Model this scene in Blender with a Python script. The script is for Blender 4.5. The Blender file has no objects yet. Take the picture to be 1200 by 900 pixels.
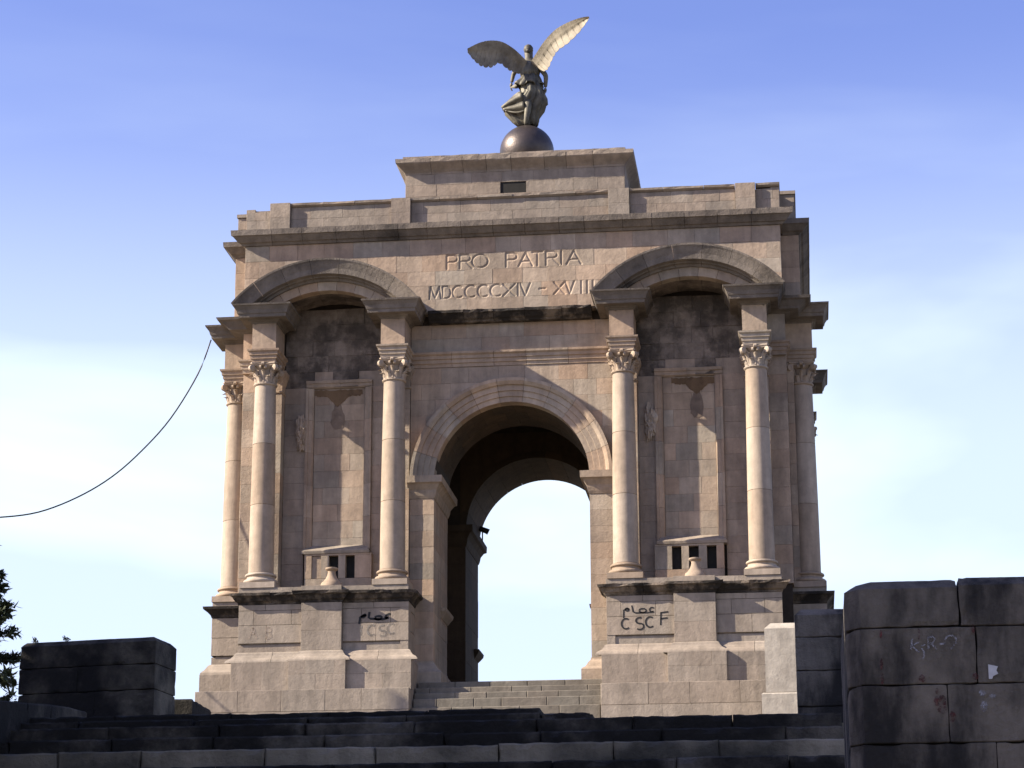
import bpy, bmesh, math, random
import numpy as np
from mathutils import Vector, Matrix, noise
R = math.radians
rnd = random.Random(7)
S = bpy.context.scene
COL = S.collection

# ------------------------------------------------------------------ camera
cam = bpy.data.objects.new('camera', bpy.data.cameras.new('camera'))
COL.objects.link(cam)
YAW, PIT, ROL = 0.1176, 0.2737, -0.0033
_f = Vector((-math.sin(YAW) * math.cos(PIT), math.cos(YAW) * math.cos(PIT), math.sin(PIT)))
_r = _f.cross(Vector((0, 0, 1))).normalized()
_u = _r.cross(_f)
_r2 = _r * math.cos(ROL) + _u * math.sin(ROL)
_u2 = -_r * math.sin(ROL) + _u * math.cos(ROL)
M = Matrix((_r2, _u2, -_f)).transposed().to_4x4()
M.translation = Vector((10.676, -89.09, -12.847))
cam.matrix_world = M
cam.data.sensor_width = 36.0
cam.data.lens = 2886.9 / 1200 * 36
cam.data.clip_start = 0.1
cam.data.clip_end = 9000
S.camera = cam

# ------------------------------------------------------------------ light
SUN_AZ, SUN_EL = 16.0, 32.2        # azimuth measured from the facade line, elevation
sd = Vector((-math.cos(R(SUN_AZ)) * math.cos(R(SUN_EL)), -math.sin(R(SUN_AZ)) * math.cos(R(SUN_EL)), math.sin(R(SUN_EL))))
sun = bpy.data.objects.new('sun', bpy.data.lights.new('sun', 'SUN'))
COL.objects.link(sun)
sun.data.energy = 5.0
sun.data.angle = R(0.5)
sun.data.color = (1.0, 0.88, 0.71)
sun.rotation_euler = sd.to_track_quat('Z', 'Y').to_euler()

W = bpy.data.worlds.new('World')
S.world = W
W.use_nodes = True
nt = W.node_tree
nt.nodes.clear()
def N(nt, t, **kw):
    n = nt.nodes.new(t)
    for k, v in kw.items():
        setattr(n, k, v)
    return n
sky = N(nt, 'ShaderNodeTexSky', sky_type='NISHITA', sun_disc=False)
sky.sun_elevation = R(SUN_EL)
sky.sun_rotation = math.atan2(sd.x, sd.y)
sky.altitude = 600
sky.air_density = 1.0
sky.dust_density = 1.2
sky.ozone_density = 1.5
tc = N(nt, 'ShaderNodeTexCoord')
mp = N(nt, 'ShaderNodeMapping'); mp.inputs['Scale'].default_value = (1.0, 1.0, 4.2); mp.inputs['Location'].default_value = (0.9, 1.4, -0.02)
nz = N(nt, 'ShaderNodeTexNoise'); nz.inputs['Scale'].default_value = 2.1; nz.inputs['Detail'].default_value = 5; nz.inputs['Roughness'].default_value = .5
nz.inputs['Distortion'].default_value = .35
cr = N(nt, 'ShaderNodeValToRGB')
cr.color_ramp.elements[0].position = .48; cr.color_ramp.elements[0].color = (0, 0, 0, 1)
cr.color_ramp.elements[1].position = .76; cr.color_ramp.elements[1].color = (1, 1, 1, 1)
tint = N(nt, 'ShaderNodeMix', data_type='RGBA', blend_type='MULTIPLY'); tint.inputs['Factor'].default_value = 1
tint.inputs['B'].default_value = (1.42, 1.28, 1.82, 1)
# cloud bank lying low over the horizon plus thin high veil
sep = N(nt, 'ShaderNodeSeparateXYZ')
band = N(nt, 'ShaderNodeMapRange'); band.interpolation_type = 'SMOOTHSTEP'
band.inputs['From Min'].default_value = .41; band.inputs['From Max'].default_value = .23
mul = N(nt, 'ShaderNodeMath', operation='MULTIPLY')
veil = N(nt, 'ShaderNodeMath', operation='MULTIPLY_ADD'); veil.inputs[1].default_value = .62; veil.inputs[2].default_value = .09
hz = N(nt, 'ShaderNodeMath', operation='MULTIPLY_ADD'); hz.inputs[1].default_value = .54; hz.use_clamp = True
cm = N(nt, 'ShaderNodeMix', data_type='RGBA'); cm.inputs['B'].default_value = (7.7, 8.8, 9.6, 1)
bg = N(nt, 'ShaderNodeBackground'); bg.inputs['Strength'].default_value = .05
wo = N(nt, 'ShaderNodeOutputWorld')
L = nt.links.new
L(tc.outputs['Generated'], mp.inputs['Vector']); L(mp.outputs['Vector'], nz.inputs['Vector'])
L(nz.outputs['Fac'], cr.inputs['Fac']); L(tc.outputs['Generated'], sep.inputs[0]); L(sep.outputs['Z'], band.inputs['Value'])
L(band.outputs['Result'], veil.inputs[0]); L(cr.outputs['Color'], mul.inputs[0]); L(veil.outputs[0], mul.inputs[1])
L(sky.outputs['Color'], tint.inputs['A']); L(tint.outputs['Result'], cm.inputs['A']); L(band.outputs['Result'], hz.inputs[0]); L(mul.outputs[0], hz.inputs[2]); L(hz.outputs[0], cm.inputs['Factor'])
L(cm.outputs['Result'], bg.inputs['Color']); L(bg.outputs['Background'], wo.inputs['Surface'])

S.view_settings.view_transform = 'Standard'
S.view_settings.look = 'None'
S.view_settings.exposure = 1.53
S.view_settings.gamma = 1
S.view_settings.use_curve_mapping = False
S.cycles.max_bounces = 6
S.cycles.diffuse_bounces = 3

# ------------------------------------------------------------------ materials
def stone_mat(name, c1, c2, rough=.9, stain=(.05, .045, .04), stain_amt=.35, stain_scale=.5, stain_lo=.5, stain_hi=.72,
              bump=.35, bscale=7.0, var=.30, fine=.10, streak=0.0, spec=.25):
    m = bpy.data.materials.new(name); m.use_nodes = True
    t = m.node_tree; b = t.nodes['Principled BSDF']; l = t.links.new
    b.inputs['Roughness'].default_value = rough
    b.inputs['Specular IOR Level'].default_value = spec
    geo = N(t, 'ShaderNodeNewGeometry'); oi = N(t, 'ShaderNodeObjectInfo')
    mix = N(t, 'ShaderNodeMix', data_type='RGBA'); mix.inputs['A'].default_value = (*c1, 1); mix.inputs['B'].default_value = (*c2, 1)
    l(oi.outputs['Random'], mix.inputs['Factor'])
    # brightness difference from stone to stone
    mr = N(t, 'ShaderNodeMapRange'); mr.inputs['To Min'].default_value = 1 - var; mr.inputs['To Max'].default_value = 1 + var * .6
    wn = N(t, 'ShaderNodeTexWhiteNoise', noise_dimensions='1D'); l(oi.outputs['Random'], wn.inputs['W']); l(wn.outputs['Value'], mr.inputs['Value'])
    m1 = N(t, 'ShaderNodeMix', data_type='RGBA', blend_type='MULTIPLY'); m1.inputs['Factor'].default_value = 1
    l(mix.outputs['Result'], m1.inputs['A']); l(mr.outputs['Result'], m1.inputs['B'])
    # fine mottling
    n1 = N(t, 'ShaderNodeTexNoise'); n1.inputs['Scale'].default_value = 3.0; n1.inputs['Detail'].default_value = 9; n1.inputs['Roughness'].default_value = .68
    l(geo.outputs['Position'], n1.inputs['Vector'])
    r1 = N(t, 'ShaderNodeMapRange'); r1.inputs['From Min'].default_value = .3; r1.inputs['From Max'].default_value = .7
    r1.inputs['To Min'].default_value = 1 - fine * 2; r1.inputs['To Max'].default_value = 1 + fine
    l(n1.outputs['Fac'], r1.inputs['Value'])
    m2 = N(t, 'ShaderNodeMix', data_type='RGBA', blend_type='MULTIPLY'); m2.inputs['Factor'].default_value = 1
    l(m1.outputs['Result'], m2.inputs['A']); l(r1.outputs['Result'], m2.inputs['B'])
    # weathering stain
    mpp = N(t, 'ShaderNodeMapping'); mpp.inputs['Scale'].default_value = (1, 1, .35 if streak else 1)
    l(geo.outputs['Position'], mpp.inputs['Vector'])
    n2 = N(t, 'ShaderNodeTexNoise'); n2.inputs['Scale'].default_value = stain_scale; n2.inputs['Detail'].default_value = 8; n2.inputs['Roughness'].default_value = .62
    l(mpp.outputs['Vector'], n2.inputs['Vector'])
    r2 = N(t, 'ShaderNodeMapRange'); r2.interpolation_type = 'SMOOTHSTEP'
    r2.inputs['From Min'].default_value = stain_lo; r2.inputs['From Max'].default_value = stain_hi; r2.inputs['To Max'].default_value = stain_amt
    l(n2.outputs['Fac'], r2.inputs['Value'])
    m3 = N(t, 'ShaderNodeMix', data_type='RGBA'); m3.inputs['B'].default_value = (*stain, 1)
    l(r2.outputs['Result'], m3.inputs['Factor']); l(m2.outputs['Result'], m3.inputs['A'])
    mp4 = N(t, 'ShaderNodeMapping'); mp4.inputs['Scale'].default_value = (1, 1, .16)
    l(geo.outputs['Position'], mp4.inputs['Vector'])
    n4 = N(t, 'ShaderNodeTexNoise'); n4.inputs['Scale'].default_value = 2.4; n4.inputs['Detail'].default_value = 7; n4.inputs['Roughness'].default_value = .6
    l(mp4.outputs['Vector'], n4.inputs['Vector'])
    r4 = N(t, 'ShaderNodeMapRange'); r4.inputs['From Min'].default_value = .35; r4.inputs['From Max'].default_value = .65
    r4.inputs['To Min'].default_value = .80; r4.inputs['To Max'].default_value = 1.10
    l(n4.outputs['Fac'], r4.inputs['Value'])
    m4 = N(t, 'ShaderNodeMix', data_type='RGBA', blend_type='MULTIPLY'); m4.inputs['Factor'].default_value = 1
    l(m3.outputs['Result'], m4.inputs['A']); l(r4.outputs['Result'], m4.inputs['B'])
    l(m4.outputs['Result'], b.inputs['Base Color'])
    # relief
    n3 = N(t, 'ShaderNodeTexNoise'); n3.inputs['Scale'].default_value = bscale; n3.inputs['Detail'].default_value = 8; n3.inputs['Roughness'].default_value = .7
    l(geo.outputs['Position'], n3.inputs['Vector'])
    bp = N(t, 'ShaderNodeBump'); bp.inputs['Strength'].default_value = bump; bp.inputs['Distance'].default_value = .06
    l(n3.outputs['Fac'], bp.inputs['Height']); l(bp.outputs['Normal'], b.inputs['Normal'])
    return m

def plain_mat(name, c, rough=.8, metal=0.0, spec=.3, noise_amt=.25, nscale=6):
    m = bpy.data.materials.new(name); m.use_nodes = True
    t = m.node_tree; b = t.nodes['Principled BSDF']; l = t.links.new
    b.inputs['Roughness'].default_value = rough; b.inputs['Metallic'].default_value = metal; b.inputs['Specular IOR Level'].default_value = spec
    geo = N(t, 'ShaderNodeNewGeometry')
    n1 = N(t, 'ShaderNodeTexNoise'); n1.inputs['Scale'].default_value = nscale; n1.inputs['Detail'].default_value = 6
    l(geo.outputs['Position'], n1.inputs['Vector'])
    r1 = N(t, 'ShaderNodeMapRange'); r1.inputs['From Min'].default_value = .3; r1.inputs['From Max'].default_value = .7
    r1.inputs['To Min'].default_value = 1 - noise_amt; r1.inputs['To Max'].default_value = 1 + noise_amt
    l(n1.outputs['Fac'], r1.inputs['Value'])
    mx = N(t, 'ShaderNodeMix', data_type='RGBA', blend_type='MULTIPLY'); mx.inputs['Factor'].default_value = 1
    mx.inputs['A'].default_value = (*c, 1); l(r1.outputs['Result'], mx.inputs['B']); l(mx.outputs['Result'], b.inputs['Base Color'])
    return m

M_FACE = stone_mat('pink_limestone', (.355, .258, .186), (.305, .262, .212), stain_amt=.55, stain=(.13, .10, .085), stain_scale=.4, stain_lo=.46, stain_hi=.74, var=.17)
M_ATTIC = stone_mat('grey_limestone', (.265, .212, .168), (.245, .21, .174), stain_amt=.5, stain=(.12, .10, .09), stain_scale=.5, var=.12, stain_lo=.48, stain_hi=.75)
M_COL = stone_mat('pale_marble', (.275, .208, .152), (.34, .285, .232), stain_amt=.3, stain=(.3, .25, .2), stain_scale=.6, var=.10, rough=.75, bump=.15)
M_CORN = stone_mat('weathered_cornice_stone', (.165, .138, .116), (.15, .13, .112), stain_amt=.85, stain=(.03, .026, .024), stain_scale=.55, stain_lo=.47, stain_hi=.74, var=.15, bump=.6)
M_CRUST = stone_mat('black_crust_stone', (.20, .16, .125), (.16, .135, .11), stain_amt=.97, stain=(.016, .014, .013), stain_scale=1.1, stain_lo=.34, stain_hi=.56, var=.15, bump=.9)
M_NICHE = stone_mat('sooty_limestone', (.30, .232, .182), (.275, .228, .186), stain_amt=.5, stain=(.10, .08, .07), stain_scale=.33, stain_lo=.44, stain_hi=.72, var=.10)
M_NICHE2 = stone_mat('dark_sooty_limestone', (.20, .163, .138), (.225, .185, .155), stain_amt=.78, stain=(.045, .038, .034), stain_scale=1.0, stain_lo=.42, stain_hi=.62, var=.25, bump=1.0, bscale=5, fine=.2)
M_BASE = stone_mat('podium_limestone', (.262, .216, .174), (.266, .228, .188), stain_amt=.35, stain=(.13, .11, .09), stain_scale=.6, var=.10)
M_POST = stone_mat('pale_post_stone', (.37, .335, .285), (.37, .335, .285), stain_amt=.35, stain=(.16, .14, .12), stain_scale=1.2, var=.03)
M_BLOCK = stone_mat('stain_and_shade_block_stone', (.15, .132, .10), (.14, .122, .095), stain_amt=.96, stain=(.008, .008, .009), stain_scale=.55, stain_lo=.30, stain_hi=.52, var=.1, bump=.7, bscale=14, fine=.18)  # stains plus tree shade, both painted into the near-black colour
M_CEIL = plain_mat('vault_shade_core', (.03, .022, .016))  # near-black colour stands in for the shade inside the vault
M_STEP = stone_mat('step_stone', (.175, .152, .124), (.16, .145, .12), stain_amt=.6, stain=(.10, .085, .07), stain_scale=.9, var=.12)
M_MORTAR = plain_mat('mortar', (.17, .14, .115))
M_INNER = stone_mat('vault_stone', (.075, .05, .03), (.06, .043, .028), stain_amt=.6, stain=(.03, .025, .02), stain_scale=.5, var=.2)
M_FORE = stone_mat('mouldy_grey_stone', (.150, .130, .108), (.128, .114, .098), stain_amt=.93, stain=(.009, .009, .010), stain_scale=1.1, stain_lo=.39, stain_hi=.57, var=.10, bump=.7, bscale=16, fine=.18, streak=1)
M_FORE2 = stone_mat('mould_and_shade_stone', (.15, .128, .10), (.125, .108, .088), stain_amt=.97, stain=(.009, .008, .007), stain_scale=.7, stain_lo=.28, stain_hi=.52, var=.2, bump=.7, bscale=14, fine=.18)  # black mould with the tree shade mixed into its colour
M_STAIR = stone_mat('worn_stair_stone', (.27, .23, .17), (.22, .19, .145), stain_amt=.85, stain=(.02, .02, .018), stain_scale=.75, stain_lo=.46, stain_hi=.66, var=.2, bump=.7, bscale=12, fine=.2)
M_RUST = stone_mat('rusty_mounting_scar', (.14, .09, .05), (.13, .085, .05), stain_amt=.6, stain=(.03, .02, .015), stain_scale=3, var=.2)
M_SOOT = stone_mat('soot_stained_stone', (.20, .15, .115), (.19, .145, .115), stain_amt=.7, stain=(.09, .07, .058), stain_scale=2.2, stain_lo=.40, stain_hi=.7, var=.1)
M_PAINT = plain_mat('black_spray_paint', (.012, .012, .013), rough=.6)
M_GREYP = plain_mat('faded_grey_paint', (.16, .145, .13), rough=.8)
M_FAINT = plain_mat('washed_out_paint', (.30, .245, .20), rough=.8)
M_CHALK = plain_mat('white_chalk', (.20, .20, .22), rough=.9)
M_RED = plain_mat('red_paint', (.05, .011, .010), rough=.7, noise_amt=.6, nscale=9)
def worn(m, lo, hi, sc=28):
    t = m.node_tree; b = t.nodes['Principled BSDF']; l = t.links.new
    g = N(t, 'ShaderNodeNewGeometry'); n = N(t, 'ShaderNodeTexNoise'); n.inputs['Scale'].default_value = sc; n.inputs['Detail'].default_value = 6; n.inputs['Roughness'].default_value = .7
    l(g.outputs['Position'], n.inputs['Vector'])
    r = N(t, 'ShaderNodeMapRange'); r.inputs['From Min'].default_value = lo; r.inputs['From Max'].default_value = hi
    l(n.outputs['Fac'], r.inputs['Value']); l(r.outputs['Result'], b.inputs['Alpha'])
worn(M_RED, .40, .62); worn(M_CHALK, .36, .62, 40); worn(M_GREYP, .30, .60, 9); worn(M_FAINT, .36, .64, 8); worn(M_PAINT, .16, .36, 12)
M_WHITE = plain_mat('white_paper', (.42, .42, .44), rough=.9)
M_BLACK = plain_mat('dark_opening', (.012, .011, .010))
M_CABLE = plain_mat('black_cable', (.02, .02, .022), rough=.5)
M_WOOD = plain_mat('weathered_wood', (.12, .09, .065))
M_IRON = plain_mat('dark_iron', (.018, .017, .016), rough=.5)
M_BARK = plain_mat('bark', (.05, .037, .027))
M_GROUND = stone_mat('dry_ground', (.16, .135, .10), (.16, .135, .10), stain_amt=.7, stain=(.06, .07, .03), stain_scale=.2, var=0.0, bump=.8, bscale=3)

def bronze_mat(name, c, c2, rough, metal):
    m = bpy.data.materials.new(name); m.use_nodes = True
    t = m.node_tree; b = t.nodes['Principled BSDF']; l = t.links.new
    b.inputs['Metallic'].default_value = metal; b.inputs['Roughness'].default_value = rough
    geo = N(t, 'ShaderNodeNewGeometry')
    n1 = N(t, 'ShaderNodeTexNoise'); n1.inputs['Scale'].default_value = 1.7; n1.inputs['Detail'].default_value = 7; n1.inputs['Roughness'].default_value = .65
    l(geo.outputs['Position'], n1.inputs['Vector'])
    rp = N(t, 'ShaderNodeValToRGB'); rp.color_ramp.elements[0].position = .38; rp.color_ramp.elements[0].color = (*c, 1)
    rp.color_ramp.elements[1].position = .66; rp.color_ramp.elements[1].color = (*c2, 1)
    l(n1.outputs['Fac'], rp.inputs['Fac']); l(rp.outputs['Color'], b.inputs['Base Color'])
    bp = N(t, 'ShaderNodeBump'); bp.inputs['Strength'].default_value = .25; bp.inputs['Distance'].default_value = .03
    n3 = N(t, 'ShaderNodeTexNoise'); n3.inputs['Scale'].default_value = 12; n3.inputs['Detail'].default_value = 4
    l(geo.outputs['Position'], n3.inputs['Vector']); l(n3.outputs['Fac'], bp.inputs['Height']); l(bp.outputs['Normal'], b.inputs['Normal'])
    return m
M_BRONZE = bronze_mat('brown_bronze', (.050, .046, .036), (.14, .13, .098), .62, .25)
M_GLOBE = bronze_mat('polished_bronze', (.052, .043, .041), (.08, .064, .056), .42, .6)
M_WING = bronze_mat('pale_patinated_bronze', (.10, .083, .055), (.23, .20, .145), .7, .0)

# ------------------------------------------------------------------ helpers
def link(o, parent=None):
    COL.objects.link(o)
    if parent is not None:
        o.parent = parent
        o.matrix_parent_inverse = parent.matrix_world.inverted()
    return o
def mesh_obj(name, verts, faces, mat, parent=None, smooth=False, fix=True):
    me = bpy.data.meshes.new(name)
    me.from_pydata([tuple(v) for v in verts], [], faces)
    if fix:
        bm = bmesh.new(); bm.from_mesh(me)
        bmesh.ops.recalc_face_normals(bm, faces=bm.faces)
        bm.to_mesh(me); bm.free()
    me.materials.append(mat)
    if smooth:
        me.polygons.foreach_set('use_smooth', [True] * len(me.polygons))
    return link(bpy.data.objects.new(name, me), parent)
def empty(name, loc, label, cat, group=None, rz=0):
    o = bpy.data.objects.new(name, None); COL.objects.link(o)
    o.location = loc; o.rotation_euler = (0, 0, rz)
    o.matrix_world = Matrix.Translation(loc) @ Matrix.Rotation(rz, 4, 'Z')
    o.empty_display_size = .3
    return tag(o, label, cat, group)
def tag(o, label=None, cat=None, group=None, kind=None):
    if label: o['label'] = label
    if cat: o['category'] = cat
    if group: o['group'] = group
    if kind: o['kind'] = kind
    return o

TF = lambda u, v, w: (u, -w, v)          # front: w = distance towards the viewer (y = -w)
def TS(sx):                               # side faces: outward = sx * x
    return lambda u, v, w: (sx * w, u, v)

class MB:
    def __init__(s): s.v = []; s.f = []
    def add(s, vs, fs):
        k = len(s.v); s.v += [tuple(v) for v in vs]; s.f += [tuple(i + k for i in f) for f in fs]
    def box(s, x0, x1, y0, y1, z0, z1):
        s.add([(x0, y0, z0), (x1, y0, z0), (x1, y1, z0), (x0, y1, z0), (x0, y0, z1), (x1, y0, z1), (x1, y1, z1), (x0, y1, z1)],
              [(0, 3, 2, 1), (4, 5, 6, 7), (0, 1, 5, 4), (1, 2, 6, 5), (2, 3, 7, 6), (3, 0, 4, 7)])
    def loft(s, rects):
        vs = []; fs = []
        for (x0, x1, y0, y1, z) in rects:
            vs += [(x0, y0, z), (x1, y0, z), (x1, y1, z), (x0, y1, z)]
        n = len(rects)
        for k in range(n - 1):
            a = 4 * k; b = a + 4
            for i in range(4):
                j = (i + 1) % 4
                fs.append((a + i, a + j, b + j, b + i))
        fs.append((3, 2, 1, 0)); fs.append(tuple(4 * n - 4 + i for i in range(4)))
        s.add(vs, fs)
    def build(s, name, mat, parent=None, smooth=False):
        return mesh_obj(name, s.v, s.f, mat, parent, smooth)

def box(name, x0, x1, y0, y1, z0, z1, mat, parent=None):
    b = MB(); b.box(x0, x1, y0, y1, z0, z1); return b.build(name, mat, parent)
def loft(name, rects, mat, parent=None):
    b = MB(); b.loft(rects); return b.build(name, mat, parent)

def block(name, T, u0, u1, v0, v1, w, depth, mat, parent, ch=.004, jit=.004):
    """one dressed stone with chamfered arrises"""
    w += rnd.uniform(-jit, jit)
    wb = w - depth
    j = lambda: rnd.uniform(-.3, .3) * ch
    vs = []
    for (uu, vv) in ((u0, v0), (u1, v0), (u1, v1), (u0, v1)):
        vs.append(T(uu, vv, wb))
    for (uu, vv) in ((u0, v0), (u1, v0), (u1, v1), (u0, v1)):
        vs.append(T(uu, vv, w - ch))
    for (uu, vv) in ((u0 + ch, v0 + ch), (u1 - ch, v0 + ch), (u1 - ch, v1 - ch), (u0 + ch, v1 - ch)):
        vs.append(T(uu + j(), vv + j(), w))
    fs = []
    for a, b in ((0, 4), (4, 8)):
        for i in range(4):
            k = (i + 1) % 4
            fs.append((a + i, a + k, b + k, b + i))
    fs += [(8, 9, 10, 11), (3, 2, 1, 0)]
    return mesh_obj(name, vs, fs, mat, parent)
def prism(name, T, poly, w, depth, mat, parent):
    n = len(poly)
    vs = [T(u, v, w) for u, v in poly] + [T(u, v, w - depth) for u, v in poly]
    fs = [tuple(range(n)), tuple(range(2 * n - 1, n - 1, -1))] + [(i, (i + 1) % n, n + (i + 1) % n, n + i) for i in range(n)]
    return mesh_obj(name, vs, fs, mat, parent)

def disc_top(u, discs):
    z = -1e9
    for cu, cv, r in discs:
        if abs(u - cu) < r:
            z = max(z, cv + math.sqrt(r * r - (u - cu) ** 2))
    return z
def splits(u0, u1, L, odd):
    n = max(1, round((u1 - u0) / L))
    if n == 1: return [u0, u1]
    us = [u0 + (u1 - u0) * (i + (0.5 if odd else 0)) / n for i in range(n + (0 if odd else 1))]
    us = [u + rnd.uniform(-.16, .16) * L if 0.05 < (u - u0) / (u1 - u0) < .95 else u for u in us]
    us = sorted(set([u0] + [u for u in us if u0 + .25 * L < u < u1 - .25 * L] + [u1]))
    return us
def ashlar(parent, T, u0, u1, vrows, L, w, depth, mat, discs=(), gap=.005, name='stone', jit=.004, skip=None, mats=None, ch=.004):
    for k in range(len(vrows) - 1):
        va, vb = vrows[k], vrows[k + 1]
        us = splits(u0, u1, L, k % 2)
        for a, b in zip(us[:-1], us[1:]):
            ua, ub, v0, v1 = a + gap / 2, b - gap / 2, va + gap / 2, vb - gap / 2
            if skip and skip(ua, ub, v0, v1): continue
            m = mats((ua + ub) / 2, (v0 + v1) / 2) if mats else mat
            if discs:
                xs = np.linspace(ua, ub, 15)
                tops = [disc_top(x, discs) for x in xs]
                if min(tops) >= v1: continue
                if max(tops) > v0:
                    low = [max(v0, t) for t in tops]
                    poly = []
                    run = [(x, l) for x, l in zip(xs, low) if l < v1 - .01]
                    if len(run) < 3: continue
                    poly = run + [(run[-1][0], v1), (run[0][0], v1)]
                    prism(name, T, poly, w + rnd.uniform(-jit, jit), depth, m, parent)
                    continue
            block(name, T, ua, ub, v0, v1, w, depth, m, parent, ch=ch, jit=jit)
def rows(v0, v1, h):
    n = max(1, round((v1 - v0) / h)); return [v0 + (v1 - v0) * i / n for i in range(n + 1)]

def run_moulding(parent, name, T, u0, u1, prof, L, mat, m0=None, m1=None, gap=.014, rag=0.0, jit=.004):
    """moulding of separate lengths; prof = [(w, v)] outer line from bottom to top, closed at the back; m0/m1 = reference w for mitred ends"""
    n = max(1, round((u1 - u0) / L))
    us = [u0 + (u1 - u0) * i / n + (rnd.uniform(-.12, .12) * L if 0 < i < n else 0) for i in range(n + 1)]
    for k in range(n):
        sub = 1 if not rag else 4
        vs = []; fs = []
        a, b = us[k] + (gap / 2 if k else 0), us[k + 1] - (gap / 2 if k < n - 1 else 0)
        dw = rnd.uniform(-jit, jit)
        m = len(prof)
        for s in range(sub + 1):
            for i, (w, v) in enumerate(prof):
                u = a + (b - a) * s / sub
                if s == 0 and k == 0 and m0 is not None: u = u0 - (w - m0)
                if s == sub and k == n - 1 and m1 is not None: u = u1 + (w - m1)
                r = rnd.uniform(-rag, 0) if rag and 0 < i < m - 1 and rnd.random() < .6 else 0
                vs.append(T(u, v + (r * .5 if rag else 0), w + dw + r))
        for s in range(sub):
            for i in range(m):
                j = (i + 1) % m
                fs.append((s * m + i, s * m + j, (s + 1) * m + j, (s + 1) * m + i))
        fs.append(tuple(range(m))); fs.append(tuple(range(sub * m + m - 1, sub * m - 1, -1)))
        mesh_obj(name, vs, fs, mat, parent)

def sector(name, cx, cz, prof, a0, a1, n, mat, parent, smooth=False, gap=.006):
    """stone of an arch: prof = closed [(r, y)], swept from angle a0 to a1 measured from the +x axis"""
    vs = []; fs = []; m = len(prof)
    rm = sum(p[0] for p in prof) / m
    a0 += gap / rm; a1 -= gap / rm
    for s in range(n + 1):
        a = a0 + (a1 - a0) * s / n
        for r, y in prof:
            vs.append((cx + r * math.cos(a), y, cz + r * math.sin(a)))
    for s in range(n):
        for i in range(m):
            j = (i + 1) % m
            fs.append((s * m + i, s * m + j, (s + 1) * m + j, (s + 1) * m + i))
    fs.append(tuple(range(m))); fs.append(tuple(range(n * m + m - 1, n * m - 1, -1)))
    return mesh_obj(name, vs, fs, mat, parent)

def lathe(name, prof, n, mat, parent, loc=(0, 0, 0), smooth=True, caps=True):
    vs = []; fs = []
    for r, z in prof:
        for i in range(n):
            a = 2 * math.pi * i / n
            vs.append((loc[0] + r * math.cos(a), loc[1] + r * math.sin(a), loc[2] + z))
    for k in range(len(prof) - 1):
        for i in range(n):
            j = (i + 1) % n
            fs.append((k * n + i, k * n + j, (k + 1) * n + j, (k + 1) * n + i))
    if caps:
        fs.append(tuple(range(n - 1, -1, -1))); fs.append(tuple((len(prof) - 1) * n + i for i in range(n)))
    o = mesh_obj(name, vs, fs, mat, parent, smooth)
    if smooth:
        auto_smooth(o, 40)
    return o
def auto_smooth(o, deg):
    me = o.data
    bm = bmesh.new(); bm.from_mesh(me)
    for e in bm.edges:
        e.smooth = not (len(e.link_faces) == 2 and e.calc_face_angle(0) > R(deg))
    bm.to_mesh(me); bm.free()

# ================================================================== THE ARCH
ARCH = empty('triumphal_arch', (0, 6.9, -1.0), 'pinkish stone triumphal arch with four front columns and carved Latin inscription', 'monument')
YW, YP, YN, YFR, YPN = 1.0, .85, 1.40, 1.30, 1.50     # central wall, pilasters, niche wall, niche frame, niche panel
YFZ = .60                                               # frieze plane
CA, CB, CY = 4.36, 9.35, 0.0                            # column axes
XH = (-6.93, 6.93)                                      # bay centres
ZFL = 1.12
AW, AZ = 2.96, 8.95                                     # arch half width, springing height
AR = 3.86                                               # archivolt outer radius
HR, HZ = 4.73, 12.57                                    # hood radius, centre height
DEP = 13.76

# --- core masonry (dark mortar seen in the joints, vault shade put into its colour)
def wall_over(mb, x0, x1, z1, y0, y1, cx, cz, r, n=24, z0=None):
    xs = np.linspace(x0, x1, n + 1)
    lo = [cz + math.sqrt(max(0, r * r - (x - cx) ** 2)) if abs(x - cx) < r else cz for x in xs]
    if z0 is not None: lo = [max(z0, l) for l in lo]
    vs = []
    for x, l in zip(xs, lo):
        vs += [(x, y0, l), (x, y1, l), (x, y1, z1), (x, y0, z1)]
    fs = []
    for i in range(n):
        a = 4 * i; b = a + 4
        for k in range(4):
            j = (k + 1) % 4
            fs.append((a + k, a + j, b + j, b + k))
    fs += [(3, 2, 1, 0), tuple(4 * n + k for k in range(4))]
    mb.add(vs, fs)
core = MB()
G = .05
for s in (-1, 1):
    def bx(xa, xb, y0, y1, z0, z1):
        core.box(*(sorted((s * xa, s * xb))), y0, y1, z0, z1)
    bx(AW + G, 3.9, YW + G, 4.6, -1, 15.45)               # pier beside the opening
    bx(3.85, 8.95, YN + G + .12, 4.6, -1, 15.45)          # behind the niche
    bx(8.9, 10.43, YP + .39, 4.6, -1, 15.45)               # corner pier
    bx(AW + G, 10.43, 9.9, DEP, -1, 15.45)                # far piers
    bx(6.6, 10.40, 4.6, 8.0, -1, 15.45)                   # side wall beside the side passage
    bx(6.6, 10.40, 9.6, 9.9, -1, 15.45)
    bx(6.6, 10.40, 8.0, 9.6, 11.2, 15.45)
wall_over(core, -AW - G - .01, AW + G + .01, 15.45, YW + G, 4.6, 0, AZ, AW + G)
wall_over(core, -AW - G - .01, AW + G + .01, 15.45, 9.9, DEP, 0, AZ, AW + G)
core.box(-6.6, 6.6, 4.55, 9.95, 13.2, 15.4)              # ceiling over the crossing
core.box(-10.38, 10.38, 1.62, DEP + .5, 15.4, 18.9)      # frieze storey
core.box(-10.4, 10.4, .85, DEP + .3, 18.88, 20.0)
core.box(-4.25, 4.25, 2.2, 12.5, 19.9, 22.2)
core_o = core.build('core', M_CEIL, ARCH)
fz = MB()
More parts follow.
